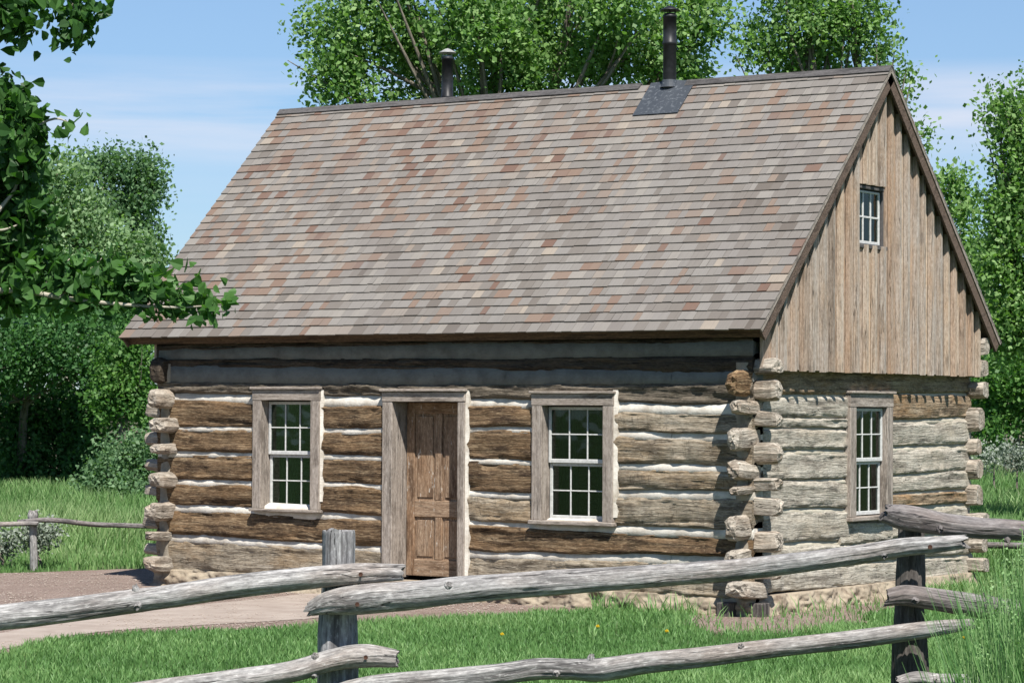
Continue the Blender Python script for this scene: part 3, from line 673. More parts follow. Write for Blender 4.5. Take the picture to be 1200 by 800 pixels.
# far back corner: ends of the back-wall logs sticking out to the right
def far_end(py0, py1, ext=.26, mat='log_end', seed=0, y0=WY-.02, y1=WY+.16):
    mb = MB(); p = on_x(1140, py0, LX+ext); q = on_x(1140, py1, LX+ext)
    c = ((y0+y1)/2, (p[2]+q[2])/2); h = ((y1-y0)/2, (p[2]-q[2])/2); nc = 9
    st = np.linspace(LX+ext, LX-.1, 8); th = np.sort(np.linspace(0, 2*math.pi, nc, endpoint=False)+RNG.uniform(-.25, .25, nc)); S, TH = np.meshgrid(st, th, indexing='ij')
    k = 2/3.2; o = np.sign(np.cos(TH))*abs(np.cos(TH))**k; v = np.sign(np.sin(TH))*abs(np.sin(TH))**k
    nf = (1-.25*RNG.random(nc)[None, :])*np.ones_like(TH)+.08*fbm(np.stack([S*6, np.cos(TH)*1.6+seed, np.sin(TH)*1.6], -1), 4, 3); f0 = np.where(S > LX+ext-.001, .9, 1)
    V = np.stack([S, c[0]+o*h[0]*nf*f0, c[1]+v*h[1]*nf*f0], -1)
    mb.add(V, grid_q(8, nc, True), G=np.stack([S+seed, v*h[1], o*h[0]], -1)); ring = V[0]; mid = ring.mean(0)
    mb.add(np.vstack([ring, [mid]]), None, [(i, (i+1) % nc, nc) for i in range(nc)], G=np.vstack([ring, [mid]])+seed)
    mb.build('log_end', M[mat], cabin)
for i, (a, b, mm) in enumerate([(392, 417, 'log_end'), (419, 443, 'log_end'), (446, 468, 'log_end'), (476, 508, 'log_end'), (512, 534, 'log_end'), (537, 562, 'log_end'), (566, 596, 'log_end'), (600, 622, 'log_end'), (630, 650, 'log_end'), (653, 674, 'log_end')]):
    far_end(a, b, random.uniform(.07, .17), mm, i, WY-.10+random.uniform(-.03, .03), WY+.12+random.uniform(-.05, .02))

# corner mortar between the stacked ends, and cut-log timber heads right at the corners
for (x0, x1, zl, zh) in ((LX-.20, LX-.06, .12, 2.36), (.06, .19, .12, 2.38)):
    mb = MB(); n_ = 60; s = np.linspace(zl, zh, n_); th = np.linspace(0, 2*math.pi, 12, endpoint=False); S, TH = np.meshgrid(s, th, indexing='ij')
    cx = (x0+x1)/2; k = .55
    U = cx+np.sign(np.cos(TH))*abs(np.cos(TH))**k*(x1-x0)/2*(1+.12*fbm(np.stack([S*8, TH*0, TH*0+x0], -1), 3, 2)); Yv = -.0+np.sign(np.sin(TH))*abs(np.sin(TH))**k*.06*(1+.3*fbm(np.stack([S*7, TH*0+4, TH*0+x0], -1), 3, 2))
    mb.add(np.stack([U, Yv, S], -1), grid_q(n_, 12, True)[:, ::-1]); mb.build('corner_mortar', M['corner'], cabin, smooth=True)
# dark support block under the right corner
for lo_, hi_ in (((LX-.30, -.22, -.02), (LX-.16, .0, .13)), ((LX-.02, -.1, -.02), (LX+.12, .05, .13))):
    mb = MB(); bevbox(mb, lo_, hi_, 2); mb.build('corner_block', M['post_dark'], cabin)

# ------------------------------------------------------------------ windows and door
def sash_window(plane, px0, px1, py0, py1, cw, sill_py, label, mat_frame='trim', recess=.11, proud=.035, curtains=True, head=True, cols=3, rows=2, halves=2, thick=.2):
    """plane 'F' (front) or 'S' (gable end). px/py = outer outline of the casing; cw = casing board width in metres"""
    outd = -1 if plane[0] == 'F' else 1
    face = {'F': FY, 'S': SX, 'SG': LX+.08}[plane]
    P = (lambda a, b: on_y(a, b, face)) if plane[0] == 'F' else (lambda a, b: on_x(a, b, face))
    i = 0 if plane[0] == 'F' else 1
    mid = (py0+py1)/2; u0 = P(px0, mid)[i]; u1 = P(px1, mid)[i]; mx = (px0+px1)/2; z1 = P(mx, py0)[2]; z0 = P(mx, py1)[2]
    def B(mb, ua, ub, da, db, za, zb, ax='z', b=.004):      # da..db = distance outward from the wall face
        fa, fb = sorted((face+outd*da, face+outd*db)); lo = [0, 0, za]; hi = [0, 0, zb]
        lo[i], hi[i] = ua, ub; lo[1-i], hi[1-i] = fa, fb
        bevbox(mb, lo, hi, 2 if ax == 'z' else i, b)
    fr = MB()
    B(fr, u0, u0+cw, -thick, proud, z0, z1-cw); B(fr, u1-cw, u1, -thick, proud, z0, z1-cw)
    B(fr, u0-.005, u1+.005, -thick, proud+.004, z1-cw, z1, 'u')
    if head: B(fr, u0-.02, u1+.02, -.02, proud+.03, z1, z1+.025, 'u')
    fo = fr.build('window', M[mat_frame], cabin); fo['label'] = label
    si = MB(); zs = P(mx, sill_py)[2]; B(si, u0-.02, u1+.02, -thick, proud+.035, min(zs, z0-.03), z0-.002, 'u', .006); si.build('sill', M[mat_frame], fo)
    a, b = u0+cw+.008, u1-cw-.008; zb, zt = z0+.008, z1-cw-.012; bw = .03; mw = .013 if halves > 1 else .020
    hh = (zt-zb)/halves
    for h in range(halves):
        sm = MB(); d0 = -recess-(.028 if h == 0 and halves > 1 else 0); d1 = d0+.03; q0 = zb+h*hh; q1 = q0+hh
        bwx = bw if halves > 1 else .024
        B(sm, a, a+bwx, d0, d1, q0, q1); B(sm, b-bwx, b, d0, d1, q0, q1)
        B(sm, a+bwx, b-bwx, d0, d1-.001, q0, q0+bwx*1.3, 'u'); B(sm, a+bwx, b-bwx, d0, d1-.001, q1-bwx, q1, 'u')
        for c in range(1, cols):
            x = a+bwx+(b-a-2*bwx)*c/cols; B(sm, x-mw/2, x+mw/2, d0+.005, d1-.004, q0+bwx*1.3, q1-bwx, 'z', .003)
        for r_ in range(1, rows):
            z = q0+bwx*1.3+(hh-2.3*bwx)*r_/rows; B(sm, a+bwx, b-bwx, d0+.006, d1-.005, z-mw/2, z+mw/2, 'u', .003)
        so = sm.build('sash', M['white_paint'], fo)
        g = MB(); fo_ = face+outd*(d0+.012)
        lo = [0, 0, q0+.01]; hi = [0, 0, q1-.01]; lo[i], hi[i] = a+.01, b-.01; lo[1-i], hi[1-i] = sorted((fo_, fo_+.003*outd)); box(g, lo, hi); g.build('pane', M['glass'], fo)
    if curtains:
        def drape(u_a, u_b, mat, zl):
            g = MB(); n_ = 24; uu = np.linspace(u_a, u_b, n_); dd = face-outd*(.27+.018*np.sin(np.linspace(0, 22, n_)))
            zz = np.array([zl, zt]); V = np.zeros((n_, 2, 3)); V[..., i] = uu[:, None]; V[..., 1-i] = dd[:, None]; V[..., 2] = zz[None]
            V2 = V.copy(); V2[..., 1-i] -= outd*.004
            VV = np.concatenate([V, V2[:, ::-1]], 1); g.add(VV, grid_q(n_, 4, True)); g.build('curtain', mat, fo)
        w = b-a
        drape(a, a+w*.34, M['curtain'], zb); drape(b-w*.34, b, M['curtain'], zb)
    return fo, (u0, u1, z0, z1)
m2 = 126.
sash_window('F', 298, 376, 456, 596, .115, 599.5, 'front window left of the door')
sash_window('F', 625, 720, 461, 610, .115, 615, 'front window right of the door')
sash_window('S', 993, 1043, 461, 604, .135, 609, 'tall window of the gable end wall', recess=.045)
# mortar beads along the right-hand side of the front casings
for u, zt, zb in ((W1[1], 2.1, .95), (DR[1], 2.1, .15), (W2[1], 2.1, .88)):
    mb = MB(); n_ = 60; s = np.linspace(zb, zt, n_); V = np.zeros((n_, 4, 3)); w = .030+.004*fbm(np.stack([s*4, s*0+u, s*0], -1), 2, 2)
    V[..., 2] = s[:, None]; V[:, 0, 0] = u-.01; V[:, 0, 1] = FY-.022; V[:, 1, 0] = u+w; V[:, 1, 1] = FY+.0; V[:, 2, 0] = u+w+.01; V[:, 2, 1] = .1; V[:, 3, 0] = u-.01; V[:, 3, 1] = .1
    mb.add(V, grid_q(n_, 4, True)); mb.build('mortar_bead', M['chink'], cabin)

# door
zc = FZ(498, 459)[1]; zdb = FZ(498, 679)[1]; cw = .125
fr = MB(); bevbox(fr, (DR[0], FY-.035, zdb), (DR[0]+cw, .23, zc-.10), 2); bevbox(fr, (DR[1]-.085, FY-.035, zdb), (DR[1], .23, zc-.10), 2)
bevbox(fr, (DR[0]-.005, FY-.04, zc-.10), (DR[1]+.005, .23, zc), 0); bevbox(fr, (DR[0]-.02, FY-.07, zc+.002), (DR[1]+.02, FY+.1, zc+.028), 0)
door_frame = fr.build('door_frame', M['trim'], cabin)
d0, d1 = DR[0]+cw+.004, DR[1]-.085-.004; DY = .165; z0, z1 = zdb+.02, zc-.106
door = empty('door', (0, 0, 0)); door.parent = cabin
slab = MB(); st_ = .10; dw = d1-d0; lock0 = z0+(z1-z0)*.34; lock1 = lock0+.17
bevbox(slab, (d0, DY, z0), (d0+st_, DY+.04, z1), 2); bevbox(slab, (d1-st_, DY, z0), (d1, DY+.04, z1), 2)
mx_ = (d0+d1)/2
for za, zb in ((z0, z0+.17), (lock0, lock1), (z1-.11, z1)): bevbox(slab, (d0+st_, DY+.001, za), (d1-st_, DY+.04, zb), 0)
for za, zb in ((z0+.17, lock0), (lock1, z1-.11)): bevbox(slab, (mx_-.045, DY+.0015, za), (mx_+.045, DY+.04, zb), 2)
slab.build('frame', M['door'], door)
for xa, xb in ((d0+st_, mx_-.045), (mx_+.045, d1-st_)):
    for za, zb in ((z0+.17, lock0), (lock1, z1-.11)):
        pb = MB(); box(pb, (xa, DY+.022, za), (xb, DY+.036, zb), 2); bevbox(pb, (xa+.03, DY+.012, za+.03), (xb-.03, DY+.022, zb-.03), 2, .008); pb.build('panel', M['door'], door)
pb = MB(); tube(pb, [(d1-.055, DY-.001, lock0+.10), (d1-.055, DY-.03, lock0+.10), (d1-.055, DY-.05, lock0+.10)], [.008, .012, .024], 8, 12, 0, 0); pb.build('knob', M['iron'], door)
mb = MB(); bevbox(mb, (DR[0]-.1, -.30, -.02), (DR[1]+.1, -.03, zdb-.015), 0, .012); mb.build('doorstep', M['trim'], cabin)

# ------------------------------------------------------------------ gable of vertical boards and battens
slope = (ZR-ZE)/(WY/2+EV)
def under(y): return ZR-abs(y-WY/2)*slope-.075
gz = SZ(893, 433)[1]-.0
GX = LX+.045
gy0, gy1 = -.03, WY+.03
gw = (on_x(1004.5, 255, GX+.03)[1], on_x(1038, 255, GX+.03)[1]); gwz = (on_x(1021, 288, GX+.03)[2], on_x(1021, 217, GX+.03)[2])
gm = MB(); y = gy0; k = 0
def board(mb, ya, yb, xa, xb, zb, tint):
    """vertical board whose head follows the roof; split round the window opening"""
    def piece(z0, top0, top1, ya=ya, yb=yb):
        V = np.array([[x_, y_, z_] for x_ in (xa, xb) for (y_, z_) in ((ya, z0), (ya, top0), (yb, z0), (yb, top1))])
        V = V[[0, 1, 2, 3, 4, 5, 6, 7]]; mb.add(V, BOXQ, G=V[:, [2, 1, 0]]+RNG.uniform(0, 60, 3), tint=tint)
    if yb > gw[0]+.002 and ya < gw[1]-.002:
        if ya < gw[0]-.02: board(mb, ya, gw[0], xa, xb, zb, tint); ya = gw[0]
        if yb > gw[1]+.02: board(mb, gw[1], yb, xa, xb, zb, tint); yb = gw[1]
        piece(zb, gwz[0], gwz[0], ya, yb); piece(gwz[1], under(ya), under(yb), ya, yb)
    elif ya < WY/2 < yb: piece(zb, under(ya), ZR-.075, ya, WY/2); piece(zb, ZR-.075, under(yb), WY/2, yb)
    else: piece(zb, under(ya), under(yb), ya, yb)
joints = []
while y < gy1-.05:
    w = random.uniform(.17, .225); yb = min(y+w, gy1); t = random.uniform(0, .006)
    board(gm, y+.006, yb-.006, GX, GX+.024+t, gz+random.uniform(-.006, .006), random.random()); joints.append(yb); y = yb
gable = gm.build('gable', M['gable'], cabin); gable['label'] = 'vertical board and batten gable'
bm_ = MB()
for j in joints[:-1]:
    wv = random.uniform(.018, .028); board(bm_, j-wv, j+wv, GX+.031, GX+.031+random.uniform(.042, .055), gz-random.uniform(.0, .012), random.random())
bm_.build('batten', M['gable'], gable)
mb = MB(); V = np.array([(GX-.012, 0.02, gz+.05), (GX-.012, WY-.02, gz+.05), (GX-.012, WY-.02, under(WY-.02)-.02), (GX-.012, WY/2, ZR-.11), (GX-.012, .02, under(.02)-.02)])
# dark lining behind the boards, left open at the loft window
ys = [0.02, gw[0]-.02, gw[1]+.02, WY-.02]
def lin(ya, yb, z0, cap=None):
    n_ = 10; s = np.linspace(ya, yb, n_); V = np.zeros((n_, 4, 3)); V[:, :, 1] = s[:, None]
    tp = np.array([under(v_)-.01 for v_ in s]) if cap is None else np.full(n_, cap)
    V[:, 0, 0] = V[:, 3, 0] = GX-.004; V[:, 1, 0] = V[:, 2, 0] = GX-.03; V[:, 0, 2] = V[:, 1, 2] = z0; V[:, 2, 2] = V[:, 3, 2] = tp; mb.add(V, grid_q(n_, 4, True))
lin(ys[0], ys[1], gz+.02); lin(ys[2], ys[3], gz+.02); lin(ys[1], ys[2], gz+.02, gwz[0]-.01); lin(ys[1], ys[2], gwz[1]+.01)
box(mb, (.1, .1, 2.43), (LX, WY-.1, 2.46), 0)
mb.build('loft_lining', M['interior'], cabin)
sash_window('SG', 1004.5, 1038, 218, 287, .035, 292, 'small six pane loft window in the gable', mat_frame='cap_wood', recess=.075, proud=-.022, curtains=False, head=False, cols=3, rows=2, halves=1, thick=.1)
# left gable end (away from the photograph)
mb = MB(); y = gy0
while y < gy1-.05:
    yb = min(y+.2, gy1)
    for a_, b_ in (((y, WY/2), (WY/2, yb)) if y < WY/2 < yb else ((y, yb),)):
        V = np.array([[x_, y_, z_] for x_ in (-.05, -.02) for (y_, z_) in ((a_, gz), (a_, under(a_)), (b_, gz), (b_, under(b_)))]); mb.add(V, BOXQ, G=V[:, [2, 1, 0]])
    y = yb
o = mb.build('gable', M['gable'], cabin); o['label'] = 'left gable of vertical boards'

# ------------------------------------------------------------------ roof
SLEN = math.hypot(WY/2+EV, ZR-ZE); cs, sn_ = (WY/2+EV)/SLEN, (ZR-ZE)/SLEN
def rp(x, s, h, back=False):
    """point on the roof: s metres up the slope from the eave, h metres above the surface"""
    y = -EV+s*cs-h*sn_; z = ZE+s*sn_+h*cs
    return (x, WY-y if back else y, z)
roof_mb = MB()
for back in (False, True):
    q = [rp(x, s, h, back) for x in (-OL, LX+OR) for s in (0.0, SLEN) for h in (-.035, -.010)]
    V = np.array(q); roof_mb.add(V, BOXQ if not back else [f[::-1] for f in BOXQ], G=V)
roof = roof_mb.build('roof', M['fascia'], cabin)
NR = 31; ex = SLEN/NR
for back in (False, True):
    sh = MB(); Vs = []; Gs = []; Ts = []; rng = np.random.default_rng(5+back)
    for r in range(NR):
        x = -OL-.01; s0 = r*ex-(.02 if r == 0 else 0); 
        while x < LX+OR+.01:
            w = rng.choice([.07, .09, .11, .13, .15, .17]) + rng.uniform(-.01, .01); x1 = min(x+w, LX+OR+.012)
            if x1 < LX+OR+.012 and LX+OR+.012-x1 < .05: x1 = LX+OR+.012
            sl = s0+rng.uniform(-.004, .004); th = rng.uniform(.011, .015); su = min(s0+ex+.035, SLEN-.002)
            gp = rng.choice([.0004, .0010, .0022], p=[.35, .4, .25]); hb = .015+rng.uniform(0, .004); tilt = rng.uniform(-.0015, .0015)
            P8 = [rp(a, s, h, back) for a, e1 in ((x+gp, tilt), (x1-gp, -tilt)) for s, h in ((sl, hb-th+.001), (sl, hb+e1), (su, -.009), (su, .0015))]
            P8 = [P8[i] for i in (0, 1, 2, 3, 4, 5, 6, 7)]
            # tint: mostly greys, patches of newer redder shingles toward the left and along the ridge
            pt = float(fbm(np.array([[x*.9+3, r*.16, 0.0]]), 21, 3)[0]); loc = .18*(1-min(max(x/LX, 0), 1))
            u = rng.random()
            pw = .05+max(0, pt)*.32+loc*.9+(.05 if r > NR-5 else 0)
            if u < pw: t = rng.choice([.80, .86, .93, .76, .83, .72], p=[.24, .22, .12, .14, .18, .10])+rng.uniform(-.02, .02)
            elif u > .99: t = 1.0
            else: t = float(np.clip(rng.normal(.45, .14)+.12*pt, .0, .72))
            cntr = (x+x1)/2
            V = np.array(P8); Vs.append(V); Gs.append(np.stack([np.array([0, 0, ex, ex, 0, 0, ex, ex])+r*3.1, V[:, 0], V[:, 0]*0], -1)); Ts.append(np.full(8, t)); x = x1
            if rng.random() < .0: pass
    k = len(Vs); V = np.concatenate(Vs); Q = (np.array(BOXQ)[None]+(np.arange(k)*8)[:, None, None]).reshape(-1, 4)
    if back: Q = Q[:, ::-1]
    sh.add(V, Q, G=np.concatenate(Gs), tint=np.concatenate(Ts)); o = sh.build('shingles', M['shingle'], roof)
    o['label'] = ('sunlit front' if not back else 'rear')+' slope of weathered wooden shingles'
# fascia, soffit and rake boards
for back in (False, True):
    mb = MB()
    for (s0, s1, h0, h1) in ((.045, .07, -.15, -.037),):
        V = np.array([rp(x, s, h, back) for x in (-OL+.03, LX+OR-.04) for s in (s0, s1) for h in (h0, h1)]); mb.add(V, BOXQ, G=V)
    V = np.array([rp(x, s, h, back) for x in (-OL+.03, LX+OR-.04) for s in (.07, .40) for h in (-.13, -.08)]); mb.add(V, BOXQ, G=V)
    mb.build('fascia', M['fascia'], roof)
for back in (False, True):
    for xa, xb in ((LX+OR-.028, LX+OR-.002), (-OL+.002, -OL+.028)):
        mb = MB(); V = np.array([rp(x, s, h, back) for x in (xa, xb) for s in (.0, SLEN-.04) for h in (-.145, -.037)]); G = V.copy(); G[:, 0] = np.hypot(V[:, 1], V[:, 2])*1.0; G[:, 1] = V[:, 0]+V[:, 2]-V[:, 1]; mb.add(V, BOXQ, G=G)
        V2 = np.array([rp(x, s, h, back) for x in (xa+.022 if xa > 0 else xa-.012, xb+.012 if xa > 0 else xb-.022) for s in (-.01, SLEN-.02) for h in (-.034, -.004)]); eb = MB(); eb.add(V2, BOXQ, G=V2); rbo = mb.build('rake_board', M['rake'], roof); eb.build('edge_strip', M['trim'], rbo)
mb = MB()          # barge soffit under the right-hand overhang
for back in (False, True):
    V = np.array([rp(x, s, h, back) for x in (GX+.0, LX+OR-.03) for s in (.02, SLEN-.06) for h in (-.06, -.04)]); mb.add(V, BOXQ, G=V)
mb.build('soffit', M['fascia'], roof)
# ridge boards, broken at the stovepipe flashing
pc = on_y(785, 100, WY/2); cx = pc[0]
f0 = on_y(752, 100, WY/2)[0]; f1 = on_y(806, 97, WY/2)[0]
for xa, xb in ((-OL-.01, f0), (f1, LX+OR+.015)):
    mb = MB()
    for back in (False, True):
        V = np.array([rp(x, s, h, back) for x in (xa, xb) for s in (SLEN-.085, SLEN+.008) for h in (.012, .028)]); mb.add(V, BOXQ, G=V)
    mb.build('ridge_board', M['cap_wood'], roof)
# stovepipes
def lathe(mb, c, prof, n=28):
    th = np.linspace(0, 2*math.pi, n, endpoint=False); V = np.array([[(c[0]+r*math.cos(t), c[1]+r*math.sin(t), z) for t in th] for (r, z) in prof])
    mb.add(V, grid_q(len(prof), n, True))
def pipe(x, y, z0, z1, r, label, capmat):
    mb = MB(); prof = [(r, z0), (r, z1-.10)]
    zz = z0+.55
    lathe(mb, (x, y), [(r, z0), (r, zz), (r+.006, zz+.005), (r+.006, zz+.03), (r, zz+.035), (r, z1-.12), (r+.004, z1-.12), (r+.004, z1-.09), (r-.006, z1-.09), (r-.008, z1-.3)])
    po = mb.build('stovepipe', M['pipe'], cabin, smooth=True); po['label'] = label
    cm = MB(); lathe(cm, (x, y), [(r-.01, z1-.1), (r-.01, z1-.075), (.001, z1-.075)])
    for a in range(3): cm.add(*[np.array([[x+(r-.01)*math.cos(t)+dx, y+(r-.01)*math.sin(t), z] for dx in (-.006, .006) for z in (z1-.12, z1-.03)])for t in [a*2.1]], Q=[(0, 1, 3, 2)])
    lathe(cm, (x, y), [(.001, z1+.012), (r*.5, z1), (r*1.45, z1-.035), (r*1.5, z1-.045), (r*1.4, z1-.042), (.001, z1-.01)]); cm.build('cap', M[capmat], po, smooth=True)
    return po
yb_ = WY/2+.30; pp = on_y(524.5, 58, yb_); rpx = 7.0
pipe(pp[0], yb_, ZR-.5, pp[2], .066, 'shorter stovepipe with pale cone cap behind the ridge', 'pipe_cap')
yf = WY/2-.06; pp = on_y(785, 8, yf); P2 = pipe(pp[0], yf, ZR-.15, pp[2], .071, 'taller black stovepipe rising from the flashing', 'pipe')
mb = MB(); fl = [on_y(757, 104, WY/2-.05)[0], on_y(803, 100, WY/2-.05)[0]]
sb = .50
tq = []
for (s, xa, xb) in ((SLEN-sb, None, None), (SLEN-.0, None, None)):
    pass
def roof_x(px, py):     # intersect the viewing ray with the front slope
    nrm = np.array([0, -sn_, cs]); p0 = np.array(rp(0, 0, .02)); d = ray(px, py); t = nrm.dot(p0-CAM)/nrm.dot(d); P = CAM+d*t
    return P[0], (P[1]+EV)/cs
xa, sa = roof_x(742, 134); xb, sb_ = roof_x(793, 131); sbm = (sa+sb_)/2
nf = 12; V = np.zeros((nf, 8, 3))
for i, s in enumerate(np.linspace(sbm, SLEN+.005, nf)):
    f = i/(nf-1); l = xa+(fl[0]-xa)*0; r_ = xb+(fl[1]-xb)*0
    for j, xx in enumerate(np.linspace(xa, xb+.02, 8)): V[i, j] = rp(xx, s, .024+.03*max(0, 1-abs(xx-pp[0])/.16)*f)
mb.add(V, grid_q(nf, 8)); V3 = V.copy(); V3[..., 2] -= .03; mb.add(V3, grid_q(nf, 8)[:, ::-1])
Vb = np.array([[rp(xx, s, .026, True) for s in (SLEN-.2, SLEN+.005)] for xx in np.linspace(xa, xb+.02, 6)]); mb.add(Vb, grid_q(6, 2))
lathe(mb, (pp[0], yf), [(.10, ZR-.05), (.082, ZR+.0), (.074, ZR+.03)])
mb.build('flashing', M['flash'], P2)

# ------------------------------------------------------------------ fences
def rail(parent, pts, d0, d1, seed, mat='rail', label=None, nails=(), amp=.07, jag=.02):
    """pts = (px, py, radius px); depth runs from d0 to d1"""
    n = len(pts); xs_ = [p[0] for p in pts]
    P = []; R = []
    for (px, py, rp_) in pts:
        f = (px-xs_[0])/(xs_[-1]-xs_[0]); D = d0+(d1-d0)*f; P.append(at_d(px, py, D)); R.append(rp_*D/FOC)
    mb = MB(); tube(mb, P, R, 220, 48, amp, .05, seed, jag, tint=.5)
    o = mb.build('rail', M[mat], parent, smooth=True)
    if label: o['label'] = label
    rk = np.random.default_rng(seed)
    for _ in range(3):
        k = rk.integers(1, n-1); c = np.array(P[k])*.6+np.array(P[max(k-1, 0)])*.4; a = rk.uniform(-.9, 1.2); dr_ = CU*math.sin(a)-CF*math.cos(a)*.6+CR*rk.uniform(-.4, .4); dr_ /= np.linalg.norm(dr_); r_ = R[k]
        mb = MB(); tube(mb, [c, c+dr_*r_*1.0, c+dr_*r_*rk.uniform(1.15, 1.4)], [r_*.45, r_*.36, r_*.24], 10, 12, .1, .1, seed+_, .01); mb.build('knot', M[mat], o, smooth=True)
    for (px, py) in nails:
        f = (px-xs_[0])/(xs_[-1]-xs_[0]); D = d0+(d1-d0)*f; r = np.interp(px, xs_, R); c = at_d(px, py, D-r*.93/1.0*1.0)
        nb = MB(); tube(nb, [c, c-CF*.018, c-CF*.024], [.005, .006, .010], 6, 10, 0, 0); nb.build('nail', M['iron'], o)
    return o
def post(parent, stations, D, seed, mat, label=None):
    P = [at_d(px, py, D) for px, py, r in stations]; R = [r*D/FOC for px, py, r in stations]
    mb = MB(); tube(mb, P, R, 110, 48, .06, .09, seed, .02); o = mb.build('post', M[mat], parent, smooth=True)
    if label: o['label'] = label
    return o
g0 = at_d(395, 985, 12.1); fence = empty('rail_fence', (g0[0], g0[1], 0), label='weathered grey rail fence crossing the foreground in front of the cabin', cat='fence')
post(fence, [(396, 621, 18.5), (396, 630, 19), (396, 680, 19), (396, 730, 22), (396, 800, 24), (396, 900, 26), (396, 1010, 27)], 12.12, 3, 'post', 'flat topped post below the door')
post(fence, [(1068, 598, 14), (1067, 640, 15), (1066, 680, 17), (1065, 720, 17), (1066, 760, 20), (1067, 820, 22), (1067, 900, 23), (1067, 1060, 24)], 11.68, 8, 'post_dark', 'dark post by the tall grass')  # this post's wood colour is darkened to hold the shade of its rails
rail(fence, [(-420, 765, 15), (-200, 745, 15), (0, 723, 15.5), (110, 710, 14.5), (200, 698, 13.8), (280, 686, 13.5), (360, 677, 12.8), (420, 672, 12.3), (471, 670, 9.5)], 11.7, 12.02, 1, label='upper rail running in from the left', nails=[(423, 672)])
rail(fence, [(362, 714, 8), (385, 706, 14), (420, 702, 17.5), (480, 697, 16.8), (550, 690, 15.8), (620, 684.5, 15), (700, 679, 13.8), (760, 675, 13.3), (830, 669.5, 13), (900, 663, 12.8), (1000, 650, 11.2), (1055, 641, 10.3), (1095, 637.5, 9.6), (1130, 634, 8)], 12.0, 11.44, 2, label='long upper rail between the two posts', nails=[(419, 707), (1089, 640)], jag=.03)
rail(fence, [(-300, 880, 14), (0, 835, 14), (190, 808, 13), (280, 796, 13), (340, 787, 12.8), (390, 773, 13), (425, 768, 14), (465, 771, 10.5)], 11.7, 12.0, 5, label='lower rail running in from the left', nails=[(429, 769)])
rail(fence, [(392, 806, 6), (440, 802, 12), (520, 796, 13.5), (580, 790, 13), (630, 783.5, 13), (670, 783.5, 12.5), (705, 784, 13.5), (760, 776, 12), (830, 768.5, 11.8), (900, 759.5, 11.2), (1000, 748.5, 11), (1082, 737.5, 10), (1142, 730, 6)], 12.0, 11.44, 6, label='long lower rail between the two posts')
rail(fence, [(1038, 602, 11), (1055, 606, 14.5), (1080, 610, 14.5), (1110, 615, 13), (1150, 619, 12.3), (1200, 622, 12), (1400, 640, 12), (1650, 668, 13)], 11.55, 11.45, 9, 'rail_dark', label='upper rail going off to the right', amp=.10, jag=.035)
rail(fence, [(1040, 700, 10), (1060, 697, 12.5), (1085, 700, 13), (1125, 706, 13), (1175, 713, 12.5), (1300, 728, 12), (1650, 760, 12)], 11.53, 11.45, 12, 'rail_dark', label='lower rail going off to the right', amp=.12, jag=.03)
rail(fence, [(1052, 799, 7), (1075, 794, 8), (1100, 797, 8.5), (1140, 799, 9), (1300, 815, 10), (1650, 850, 11)], 11.50, 11.4, 15, 'rail', label='lowest rail beside the tall grass')
# far fence behind the cabin, left of it
g1 = on_z(38, 668); Dfar = float((g1-CAM).dot(CF)); bf = empty('old_fence', (g1[0], g1[1], 0), label='distant low rail fence with one pale post in the meadow left of the cabin', cat='fence')
post(bf, [(39, 598, 5), (39, 604, 6.5), (39, 612, 5), (39, 630, 4.5), (40, 672, 5)], Dfar, 4, 'rail', None)
rail(bf, [(20, 611, 2.4), (60, 609, 3), (110, 614, 3), (170, 616, 2.8), (330, 622, 3)], Dfar-.1, Dfar+.4, 7, 'rail_dark')
rail(bf, [(-160, 622, 3), (-60, 616, 3), (0, 614, 3), (44, 613, 2.8)], Dfar-.3, Dfar-.1, 8, 'rail')
# fence behind on the right
g2 = on_z(1215, 672); D2 = float((g2-CAM).dot(CF)); rf = empty('pole_fence', (g2[0], g2[1], 0), label='dark pole fence in the grass behind the right end of the cabin', cat='fence')
rail(rf, [(1060, 636, 3.5), (1130, 638, 3.5), (1215, 640, 3.8), (1420, 650, 4)], D2+.5, D2-1, 21, 'rail_dark')
rail(rf, [(1060, 675, 2.2), (1130, 676, 2.2), (1215, 677, 2.4), (1420, 688, 2.5)], D2+.5, D2-1, 22, 'rail_dark')
post(rf, [(1240, 625, 6), (1240, 650, 6), (1240, 690, 7)], D2, 23, 'post_dark')

# ------------------------------------------------------------------ vegetation builders
def leaves(mb, P, size, tints, up=.25, style='kite', sun_bias=.35):
    n = len(P); N = RNG.normal(0, 1, (n, 3)); N[:, 2] = N[:, 2]*.8+up; N += SUN*sun_bias; N /= np.linalg.norm(N, axis=1)[:, None]
    A = np.cross(N, RNG.normal(0, 1, (n, 3))); A /= np.linalg.norm(A, axis=1)[:, None]; B = np.cross(N, A)
    s = (size*RNG.uniform(.55, 1.45, n))[:, None]
    if style == 'kite':
        V = np.stack([P-A*s*.5, P+B*s*.36-A*s*.05, P+A*s*.55, P-B*s*.36-A*s*.05], 1); Q = np.arange(n*4).reshape(n, 4); t = np.repeat(tints, 4)
    else:      # broad cottonwood leaf folded along its midrib
        f = N*s*.10
        V = np.stack([P-A*s*.45, P-A*s*.30+B*s*.42+f, P+A*s*.05+B*s*.36+f, P+A*s*.62, P+A*s*.05-B*s*.36+f, P-A*s*.30-B*s*.42+f], 1)
        b = np.arange(n)[:, None]*6; Q = np.stack([b+[0, 1, 2, 3], b+[0, 3, 4, 5]], 1).reshape(-1, 4); t = np.repeat(tints, 6)
    mb.add(V.reshape(-1, 3), Q, tint=t)
